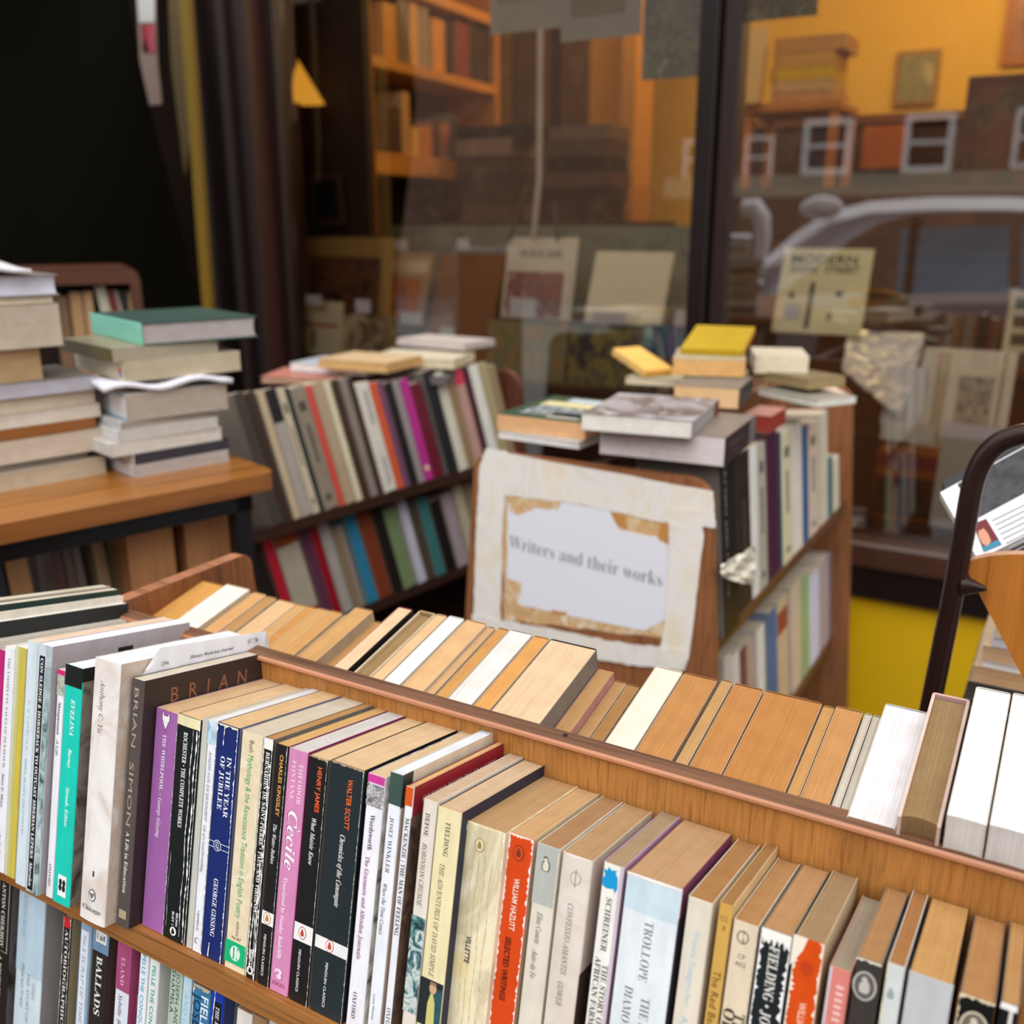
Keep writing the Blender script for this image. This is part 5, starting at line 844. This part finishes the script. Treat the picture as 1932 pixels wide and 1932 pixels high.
for pts, lbl, m_, arts in [([(925, 66), (1062, 52), (935, -140)], 'white notice hanging in the window, left of the three', flat((190, 182, 166), .7), [('r', .1, .86, .1, .72, (170, 160, 130))]),
                           ([(1058, 80), (1210, 62), (1066, -140)], 'white notice hanging in the window, middle of the three', flat((188, 182, 170), .7), [('r', .12, .8, .05, .45, (160, 148, 130)), ('r', .12, .8, .55, .8, (160, 148, 130))]),
                           ([(1210, 152), (1332, 136), (1216, -140)], 'grey-green map print hanging beside the window mullion', pic(((130, 140, 126), (160, 160, 140), (110, 120, 110), (176, 180, 170)), 26, 4), []),
                           ([(1408, 42), (1542, 26), (1412, -140)], 'grey-green print hanging at the top of the right window', pic(((120, 120, 92), (90, 88, 66), (150, 150, 120)), 40, 5), [])]:
    item('hanging_notice', pts[0], pts[1], pts[2], NW + .02, 0, .0012, m_, lbl, 'notice', arts, group='notices hung in the shop window')

# ------------------------------------------------------------------ inside the shop
wbox('partition_wall', (upx(500, 300, 2.88), upx(694, 300, 2.88)), (2.88, 2.92), (-1.4, 2.3), flat((48, 28, 16), .7))
FI = frame(hitz(700, 287, .22) , V((.45, .893, 0)), V((-.893, .45, 0)))
bi = hitn(700, 287, 2.96); OI = V((bi.x, bi.y, 0)); XI = V((.45, .893, 0)); YI = V((-.893, .45, 0))
zb_ = bi.z; OWD = wood((206, 134, 50), (170, 98, 30), 'x', .4, .45)
def lx(xp): return (hit(xp, 250, OI, YI) - OI).dot(XI)
ic = empty('shop_bookcase', mat4(OI, XI, YI, Z)); xe_ = lx(936)
def rz(xp, yp): return hit(xp, yp, OI, YI).z
b = MB(); b.box((0, 0, 0), (.03, .26, 2.95), OWD); b.build('upright', ic)
b = MB(); b.box((xe_, 0, 0), (xe_ + .03, .26, 2.95), OWD); b.build('upright', ic)
zm = rz(700, 105); zt_ = rz(823, -8)
for z_, t in ((zb_ - .07, .075), (zm - .03, .035), (zt_ - .03, .035)):
    b = MB(); b.box((.03, 0, z_), (xe_, .26, z_ + t), OWD); b.build('shelf', ic)
b = MB(); b.box((.03, .25, .1), (xe_, .26, 2.95), flat((60, 34, 18), .8)); b.build('back_board', ic)
tag(ic, 'orange-lit wooden bookcase inside the shop, full of books', 'bookcase')
prow(0, zm + .006, [(722, 746, 2, 'amber', (200, 130, 50), {}), (749, 768, -8, 'grey-brown', (110, 90, 70), {}), (772, 789, 0, 'light amber', (206, 150, 80), {}), (792, 808, 8, 'dove grey', (150, 130, 110), {}), (815, 838, 32, 'bright orange', (214, 140, 56), {}), (841, 855, 40, 'dark', (50, 34, 26), {}), (858, 884, 38, 'dull red', (130, 60, 44), {}), (887, 910, 48, 'dark brown', (60, 40, 26), {}), (912, 934, 52, 'brown-black', (44, 30, 22), {})],
     'middle shelf of the shop bookcase', 'books on the middle shelf of the shop bookcase', X=XI, Yv=YI, O=OI + YI * .03)
prow(0, zb_ + .008, [(722, 738, 205, 'dark cocoa', (60, 40, 30), {}), (740, 754, 200, 'cocoa', (80, 50, 40), {}), (757, 772, 172, 'pale wooden', (190, 140, 90), {}), (776, 790, 240, 'golden', (214, 156, 60), {}), (792, 814, 236, 'deep orange', (190, 112, 40), {}), (817, 829, 225, 'dark red', (90, 40, 30), {}), (832, 847, 232, 'salmon', (170, 100, 66), {}), (850, 868, 215, 'smoky', (60, 46, 40), {})],
     'bottom shelf of the shop bookcase', 'books on the bottom shelf of the shop bookcase', X=XI, Yv=YI, O=OI + YI * .03)
# reading lamp in the corner, lit
lp = empty('wall_lamp', M.Identity(4)); tag(lp, 'small lit amber lamp shade in the dark window corner', 'lamp')
a0, a1 = hitn(540, 86, 2.78), hitn(584, 196, 2.78); b = MB(); k_ = (a1 - a0); rows = []
for j in range(7):
    t = j / 6; rr = .010 + .042 * t; rows.append([a0 + k_ * t + (V((1, 0, 0)) * math.cos(6.283 * i / 20) + V((0, 1, 0)) * math.sin(6.283 * i / 20)) * rr for i in range(20)])
b.grid(rows, emit((236, 160, 50), .9), True, True); b.build('lamp_shade', lp); b = MB(); b.tube([a0, hitn(512, 10, 2.8), hitn(508, -80, 2.82)], .009, flat((120, 56, 26), .4), 8); b.build('lamp_arm', lp)
# tall cupboard and boards further back
cp = empty('tall_cupboard', M.Identity(4)); tag(cp, 'tall brown cupboard of upright boards standing behind the notices', 'cupboard')
for xa, xb, yb2, n_, c, nm in ((966, 1036, 245, 4.3, (104, 72, 46), 'door'), (1037, 1056, 250, 4.32, (40, 22, 12), 'gap_strip'), (1057, 1108, 250, 4.35, (96, 66, 36), 'door'), (1108, 1180, 250, 4.4, (206, 140, 50), 'side_panel'), (1180, 1207, 420, 4.2, (200, 136, 54), 'post')):
    p, q = hitn(xa, -60, n_), hitn(xb, -60, n_); zlo = hitn(xa, yb2, n_).z; b = MB(); b.box((p.dot(L), n_, zlo - .6), (q.dot(L) - .002, n_ + .2, 1.45 + H), flat(c, .6)); b.build(nm, cp, None).matrix_world = FM
cb = empty('dark_cabinet', M.Identity(4)); tag(cb, 'low dark cabinet inside the shop carrying piles of dark books', 'cabinet')
p, q = hitn(705, 420, 3.5), hitn(1185, 420, 3.5); zc = hitn(1000, 428, 3.5).z; b = MB(); b.box((p.dot(L), 3.5, 0.05), (q.dot(L), 3.95, zc), flat((56, 34, 22), .5), .006); b.build('cabinet_body', cb, FM); b = MB(); b.box((p.dot(L) - .01, 3.48, zc), (q.dot(L) + .01, 3.96, zc + .02), flat((70, 44, 28), .4)); b.build('cabinet_top', cb, FM)
def heap(xp, n_, base_z, items, group, ang=-30, k=1.0):
    z = base_z
    for ds, th, off, el, c, pg in items:
        th *= k; p = hitn(xp, 400, n_); c0 = V((p.x, p.y, 0)) + L * off + Z * z; o = lay(c0, ang, el, .2, th, 'B', col=c, page=pg); tag(o, ds, 'book', group); z += th + .001
PG = 'dark books piled inside the shop'
heap(868, 3.55, zc + .021, [('lowest tan-paged book of the left dark pile in the shop', .05, .02, .22, (60, 44, 34), (110, 84, 60)), ('brown book second from bottom of the left dark pile', .05, 0, .24, (70, 50, 36), (80, 58, 40)), ('dark book in the middle of the left dark pile', .045, 0, .24, (44, 34, 28), (70, 50, 38)), ('reddish-dark book in the left dark pile', .045, -.01, .24, (60, 36, 30), (84, 60, 46)), ('grey-paged book second from top of the left dark pile', .05, -.02, .26, (60, 60, 62), (140, 116, 96)), ('black book topping the left dark pile', .035, -.01, .34, (16, 18, 20), (30, 28, 30))], PG, k=1.3)
heap(1024, 3.55, zc + .021, [('brown book at the foot of the right dark pile in the shop', .055, 0, .26, (60, 40, 28), (70, 50, 36)), ('umber book second from bottom of the right dark pile', .05, 0, .27, (50, 34, 24), (60, 44, 30)), ('plum-brown long book in the right dark pile', .04, -.03, .31, (90, 62, 54), (100, 74, 60)), ('dark olive book in the right dark pile', .05, .01, .26, (40, 32, 22), (50, 40, 28)), ('grey-brown book near the top of the right dark pile', .05, 0, .27, (84, 66, 60), (90, 70, 60)), ('mauve-brown book topping the right dark pile', .04, .03, .24, (96, 76, 72), (120, 96, 80))], PG, k=1.2)
# right window interior: stool with a stack, counter, pictures
sh = empty('orange_stool', M.Identity(4)); tag(sh, 'orange-lit wooden stool carrying a stack of yellow-lit books', 'stool')
p, q = hitn(1398, 200, 3.5), hitn(1586, 192, 3.5); zs = hitn(1500, 192, 3.5).z; ow = flat((196, 118, 44), .5)
b = MB(); b.box((p.dot(L), 3.5, zs - .03), (q.dot(L), 3.8, zs), ow, .004); b.build('seat', sh, FM)
for x_ in (p.dot(L) + .01, q.dot(L) - .035):
    for y_ in (3.51, 3.76):
        b = MB(); b.box((x_, y_, .06), (x_ + .028, y_ + .028, zs - .03), ow); b.build('leg', sh, FM)
heap(1440, 3.54, zs + .001, [('tan book at the foot of the stack on the orange stool', .034, 0, .21, (120, 76, 40), (206, 150, 90)), ('cream-paged book second in the stack on the stool', .034, .0, .20, (90, 60, 40), (214, 170, 110)), ('bright yellow book in the stack on the stool', .04, -.01, .21, (226, 176, 20), (226, 176, 30)), ('amber book second from top on the stool', .045, .0, .20, (110, 60, 36), (216, 156, 70)), ('dark-covered book topping the stack on the stool', .045, .0, .23, (80, 44, 28), (206, 146, 76))], 'books stacked on the orange stool')
o = item('pale_book', (1400, 196), (1432, 196), (1428, 52), 3.46, 10, .03, flat((222, 176, 100), .6), 'pale tall book leaning against the stack on the stool', 'book')
ct = empty('shop_counter', M.Identity(4)); tag(ct, 'brown wooden counter across the right half of the shop', 'counter')
zc2 = hitn(1600, 236, 4.0).z; b = MB(); b.box((upx(1375, 300, 4.0), 4.0, .05), (2.6, 4.5, zc2), wood((104, 68, 42), (70, 42, 26), 'x', .4)); b.build('counter_body', ct, FM)
b = MB(); b.box((upx(1375, 300, 4.0), 3.97, zc2), (2.62, 4.52, zc2 + .03), flat((150, 96, 50), .4)); b.build('counter_top', ct, FM)
dc = empty('display_cabinet', M.Identity(4)); tag(dc, 'dark brown cabinet behind the cream poster in the right window', 'cabinet'); z9 = hitn(1600, 352, 3.44).z
b = MB(); b.box((upx(1380, 500, 3.44), 3.44, .05), (1.9, 3.5, z9), wood((96, 62, 42), (64, 40, 26), 'x', .4)); b.build('cabinet_body', dc, FM)
b = MB(); p, q = hitn(1622, 320, 3.9), hitn(1700, 320, 3.9); b.box((p.dot(L), 3.9, p.z), (q.dot(L), 3.96, hitn(1622, 240, 3.9).z), flat((214, 110, 20), .6), .004); tag(b.build('orange_box', None, FM), 'bright orange box against the shop counter', 'box')
def wallpic(name, pts, n_, fr_c, pic_m, label):
    (xa, ya), (xb, yb2) = pts; p, q = hitn(xa, yb2, n_), hitn(xb, yb2, n_); zt2 = hitn(xa, ya, n_).z; w_, h_ = q.dot(L) - p.dot(L), zt2 - p.z
    r_ = empty(name, mat4(W(p.dot(L), n_, p.z - H), L, N, Z)); b = MB(); b.box((0, 0, 0), (w_, .025, h_), fr_c, .004); b.build('frame', r_); b = MB(); b.box((w_ * .12, -.003, h_ * .1), (w_ * .88, 0, h_ * .9), pic_m); b.build('picture', r_); tag(r_, label, 'picture')
wallpic('framed_picture', ((1684, 98), (1764, 202)), IB - .03, flat((150, 110, 50), .5), pic(((150, 140, 90), (120, 110, 70), (176, 160, 110)), 9, 2), 'small framed picture on the yellow wall of the shop')
wallpic('framed_picture', ((1886, -90), (2020, 126)), IB - .03, flat((170, 96, 30), .5), pic(((180, 110, 50), (120, 60, 26)), 9, 3), 'orange-brown framed picture at the top right of the wall')
wallpic('framed_picture', ((1800, 146), (2040, 372)), 3.6, flat((84, 46, 32), .5), pic(((60, 44, 26), (110, 60, 26), (90, 70, 40), (40, 40, 26), (130, 100, 60)), 7, 6), 'large dark painting in a brown frame behind the right window')

# ------------------------------------------------------------------ metal-tube book stand at the right edge
ts = empty('tube_stand', M.Identity(4)); tag(ts, 'dark metal tube stand with an oak end board at the right edge', 'book stand')
n5 = 1.06; TM = flat((52, 34, 30), .3, .5, .55)
b = MB(); path = [hitn(x, y, n5) for x, y in ((1742, 1400), (1772, 1250), (1796, 1130), (1818, 1010), (1832, 930), (1842, 893), (1858, 862), (1882, 838), (1912, 824), (1945, 818), (2020, 824))]
pp = []
for i in range(len(path) - 1):
    a, c = path[i], path[i + 1]; a_ = path[max(i - 1, 0)]; c_ = path[min(i + 2, len(path) - 1)]
    for k in range(6):
        t = k / 6; pp.append(.5 * ((2 * a) + (c - a_) * t + (2 * a_ - 5 * a + 4 * c - c_) * t * t + (3 * a - a_ - 3 * c + c_) * t ** 3))
pp.append(path[-1]); dn = (pp[0] - pp[6]).normalized(); base_pt = pp[0] + dn * ((pp[0].z) / -dn.z)
end = pp[-1]; b.tube([base_pt] + pp + [end + L * .25 - Z * .002, end + L * .30 - Z * .02, end + L * .33 - Z * .08, end + L * .36 - Z * .9], .0107, TM, 14); b.build('tube_frame', ts)
b = MB(); j_ = hitn(1822, 1105, n5); b.tube([j_ - L * .004, j_ + L * .02], [.012, .002], TM, 10); b.build('bracket', ts)
b = MB(); P5 = [hitn(x, y, n5 + .012) for x, y in ((1819, 1066), (1836, 1056), (1866, 1049), (1905, 1046), (1990, 1046), (2060, 1060), (2060, 1520), (1990, 1395))]
OK5 = wood((186, 116, 44), (146, 82, 26), 'z', .35, .4, 'Object')
b.face(P5[::-1], OK5); b.face([p + N * .014 for p in P5], OK5)
for i in range(len(P5)): j = (i + 1) % len(P5); b.face([P5[i], P5[j], P5[j] + N * .014, P5[i] + N * .014], wood((214, 168, 130), (186, 130, 90), 'x', .5))
b.build('end_board', ts)
a5 = R(38); n_5 = -N * math.sin(a5) + Z * math.cos(a5); o5 = hitn(1845, 1057, n5 + .03)
def h5(x, y, off=0): return hit(x, y, o5, n_5) + n_5 * off
def sl5(name, pts, off, th, m, edge, parent=None):
    b = MB(); P = [h5(x, y, off) for x, y in pts]; Q = [p - n_5 * th for p in P]; b.face(P, m); b.face(Q[::-1], edge)
    for i in range(len(P)): j = (i + 1) % len(P); b.face([Q[i], Q[j], P[j], P[i]], edge)
    return b, name
WHT = flat((236, 236, 240), .4)
b, _ = sl5('x', [(1845, 1056), (1774, 929), (2010, 800), (2096, 930)], 0, .012, WHT, pages((226, 224, 220)))
def dec(pts, o_, m): b.face([h5(x, y, o_) for x, y in pts], m)
dec([(1845, 978), (1806, 914), (1996, 810), (2050, 868)], .0006, pic(((30, 28, 32), (60, 58, 60), (24, 22, 26), (150, 146, 148)), 9, 3))
dec([(1835.7, 989), (1860.5, 979), (1890, 1028), (1856.6, 1042)], .0006, flat((110, 24, 30), .4))
dec([(1846, 1003), (1856, 998), (1864, 1008), (1870, 1022), (1863, 1031), (1854, 1028), (1846, 1014)], .0012, flat((214, 150, 120), .4))
dec([(1852, 1033), (1884, 1019), (1890, 1028), (1856.6, 1042)], .0011, flat((50, 130, 160), .4))
for i in range(9):
    x_, y_ = 1871 + i * 5.2, 982 + i * 8.6; dec([(x_, y_), (x_ + 160, y_ - 78), (x_ + 161.2, y_ - 76), (x_ + 1.2, y_ + 2)], .0008, flat((150, 150, 156), .5))
o = b.build('open_booklet'); tag(o, 'white booklet with portrait and black photograph lying on the tube stand', 'booklet')
b, _ = sl5('x', [(1786, 916), (1779, 893), (1990, 776), (2050, 812), (1830, 900)], -.014, .014, flat((40, 38, 42), .4), flat((30, 28, 30), .5))
tag(b.build('black_booklet'), 'black booklet lying beneath the white one on the tube stand', 'booklet')
for i, (xp, yp, th, c, pg, nm) in enumerate([(1822, 1318, .026, (60, 60, 58), (70, 66, 60), 'dark book at the foot of the stack below the oak end board'), (1832, 1296, .022, (190, 150, 110), (206, 166, 124), 'tan-paged book second from bottom below the oak end board'), (1850, 1275, .009, (226, 220, 210), (226, 222, 218), 'thin white book in the stack below the oak end board'), (1848, 1262, .020, (200, 160, 120), (210, 172, 134), 'tan book above the thin white one, below the end board'), (1868, 1238, .012, (110, 130, 180), (206, 206, 216), 'blue-edged white book below the oak end board'), (1876, 1222, .016, (196, 170, 140), (206, 186, 160), 'buff book near the stack top below the end board'), (1884, 1204, .02, (210, 206, 200), (220, 214, 206), 'white book topping the stack below the oak end board')]):
    p = hitn(xp, yp, 1.3); z_ = (p.z - H) if i == 0 else z_; o = lay(W(p.dot(L), 1.3, z_), -30, .3, .2, th, 'B', col=c, page=pg); tag(o, nm, 'book', 'books stacked below the oak end board'); z_ += th + .0005
b = MB(); b.box((upx(1815, 1320, 1.3) , 1.28, 0.02), (.9, 1.55, p.z * 0 + hitn(1822, 1318, 1.3).z - .001), flat((44, 30, 26), .5), .004); tag(b.build('low_crate', None, FM), 'dark crate under the stacked books at the right edge', 'crate')

# ------------------------------------------------------------------ the street behind the viewer, seen only as reflections in the glass
def refl(x, y, n_):   # virtual point in plane n (beyond the glass) brought back to its real place
    p = hitn(x, y, n_); return p - N * (2 * (p.dot(N) - NW))
ROAD = flat((90, 90, 92), .9); wbox('road', (-14, 14), (-14, -.9 - .0), (-H - .17, -H - .06), ROAD)
wbox('opposite_building', (-16, 18), (-12.6, -12), (-H, 4.6), pic(((120, 88, 64), (96, 70, 52), (140, 104, 78)), 3, 1))
car = empty('parked_car', M.Identity(4)); tag(car, 'white parked car mirrored in the right shop window', 'car')
nc = 6.4
prof = [(1300, 700), (1330, 560), (1440, 492), (1500, 440), (1560, 402), (1640, 380), (1760, 372), (1900, 372), (2060, 378), (2200, 400), (2300, 470), (2330, 700)]
CW = flat((244, 245, 250), .25, .6)
P_ = [refl(x, y, nc) for x, y in prof]; lowz = .25; bl, br = P_[0].copy(), P_[-1].copy(); bl.z = lowz; br.z = lowz
b = MB()
def strip(outer, inner, m, dep):   # band between two outlines, extruded backwards from the glass
    k = len(outer); b.grid([outer, inner], m, True); b.grid([[p - N * dep for p in outer], outer], m, True); b.grid([inner, [p - N * dep for p in inner]], m, True)
inn_ = [refl(x, y, nc) for x, y in ((1330, 700), (1352, 580), (1458, 508), (1516, 458), (1574, 422), (1646, 402), (1762, 396), (1900, 396), (2056, 402), (2180, 422), (2272, 482), (2300, 700))]
inn_ = [p + N * .10 for p in inn_]; strip(P_, inn_, CW, 1.5)
blt = [refl(x, y, nc) for x, y in ((1320, 572), (1700, 555), (2310, 545))]; blb = [refl(x, y, nc) for x, y in ((1320, 590), (1700, 574), (2310, 566))]
strip(blt, blb, CW, .03); bs_ = [p.copy() for p in blb]
for p in bs_: p.z = lowz
b.grid([blb, bs_], flat((150, 152, 158), .35, .5)); b.grid([[p - N * 1.5 for p in blb], blb], CW); b.build('car_body', car)
b = MB(); b.face([refl(x, y, nc) - N * .01 for x, y in ((1700, 430), (1905, 424), (1902, 556), (1690, 560))], flat((130, 190, 232), .1, 1)); b.face([refl(x, y, nc) - N * .01 for x, y in ((1925, 424), (2120, 430), (2160, 550), (1925, 556))], flat((130, 184, 226), .1, 1))  # sky reflection is put into the flat blue of both panes
b.build('side_window', car)
b = MB(); b.box((0, 0, 0), (.05, .06, .45), flat((24, 24, 26), .5)); ob = b.build('door_pillar', car); ob.matrix_world = mat4(refl(1720, 556, nc), -L, -N, Z)
b = MB(); c_ = refl(1550, 392, nc - .1); rows = []
for j in range(9):
    th = math.pi * j / 8; rows.append([c_ + L * (.13 * math.cos(th)) + Z * (.07 * math.sin(th) * math.cos(6.283 * i / 12)) + N * (.05 * math.sin(th) * math.sin(6.283 * i / 12)) for i in range(12)])
b.grid(rows, CW, True, True); b.build('wing_mirror', car)
b = MB(); b.tube([refl(x, y, nc - .15) for x, y in ((1402, 392), (1424, 392), (1438, 412), (1440, 450), (1434, 490), (1446, 512), (1470, 496))], [.05, .06, .055, .045, .04, .04, .035], CW, 10); b.build('door_edge', car)
for uu in (refl(1420, 600, nc).dot(L), refl(2200, 600, nc).dot(L)):
    b = MB(); o_w = W(uu, refl(1420, 600, nc).dot(N) , -H + .33); b.tube([o_w, o_w - N * .22], .33, flat((24, 24, 26), .7), 28); b.build('wheel', car)
nb = 14.6
for i, (xa, ya, xb, yb2) in enumerate([(1512, 222, 1612, 330), (1700, 212, 1806, 326), (1404, 256, 1462, 340), (1905, 200, 2010, 318), (1290, 262, 1350, 342)]):
    p, q = refl(xa, yb2, nb), refl(xb, ya, nb); r_ = empty('sash_window', mat4(V((p.x, p.y, p.z)), L, -N, Z)); w_ = (q - p).dot(L); h_ = q.z - p.z; fw_ = .12 * w_
    b = MB(); WF = flat((236, 236, 236), .5)
    y0 = -.05
    for bx_ in (((0, y0, 0), (fw_, 0, h_)), ((w_ - fw_, y0, 0), (w_, 0, h_)), ((fw_, y0, 0), (w_ - fw_, 0, fw_)), ((fw_, y0, h_ - fw_), (w_ - fw_, 0, h_)), ((fw_, y0, h_ * .48), (w_ - fw_, 0, h_ * .55))): b.box(*bx_, WF)
    b.build('sash_frame', r_); b = MB(); b.face([(fw_, -.02, fw_), (w_ - fw_, -.02, fw_), (w_ - fw_, -.02, h_ - fw_), (fw_, -.02, h_ - fw_)][::-1], flat((26, 20, 20), .1, .8)); b.build('pane', r_)
    tag(r_, 'white sash window of the brick house mirrored in the shop glass, ' + ['nearest the stool', 'left of the dark painting', 'just right of the mullion', 'at the right edge', 'left of the mullion'][i], 'window', 'sash windows of the house opposite')
b = MB(); p, q = refl(1380, 372, nb), refl(1760, 372, nb); b.box((-1, 0, 0), (8, .15, .28), flat((170, 160, 140), .8)); tag(b.build('stone_band', None, mat4(p, -L if (q - p).dot(L) < 0 else L, N, Z)), kind='structure')
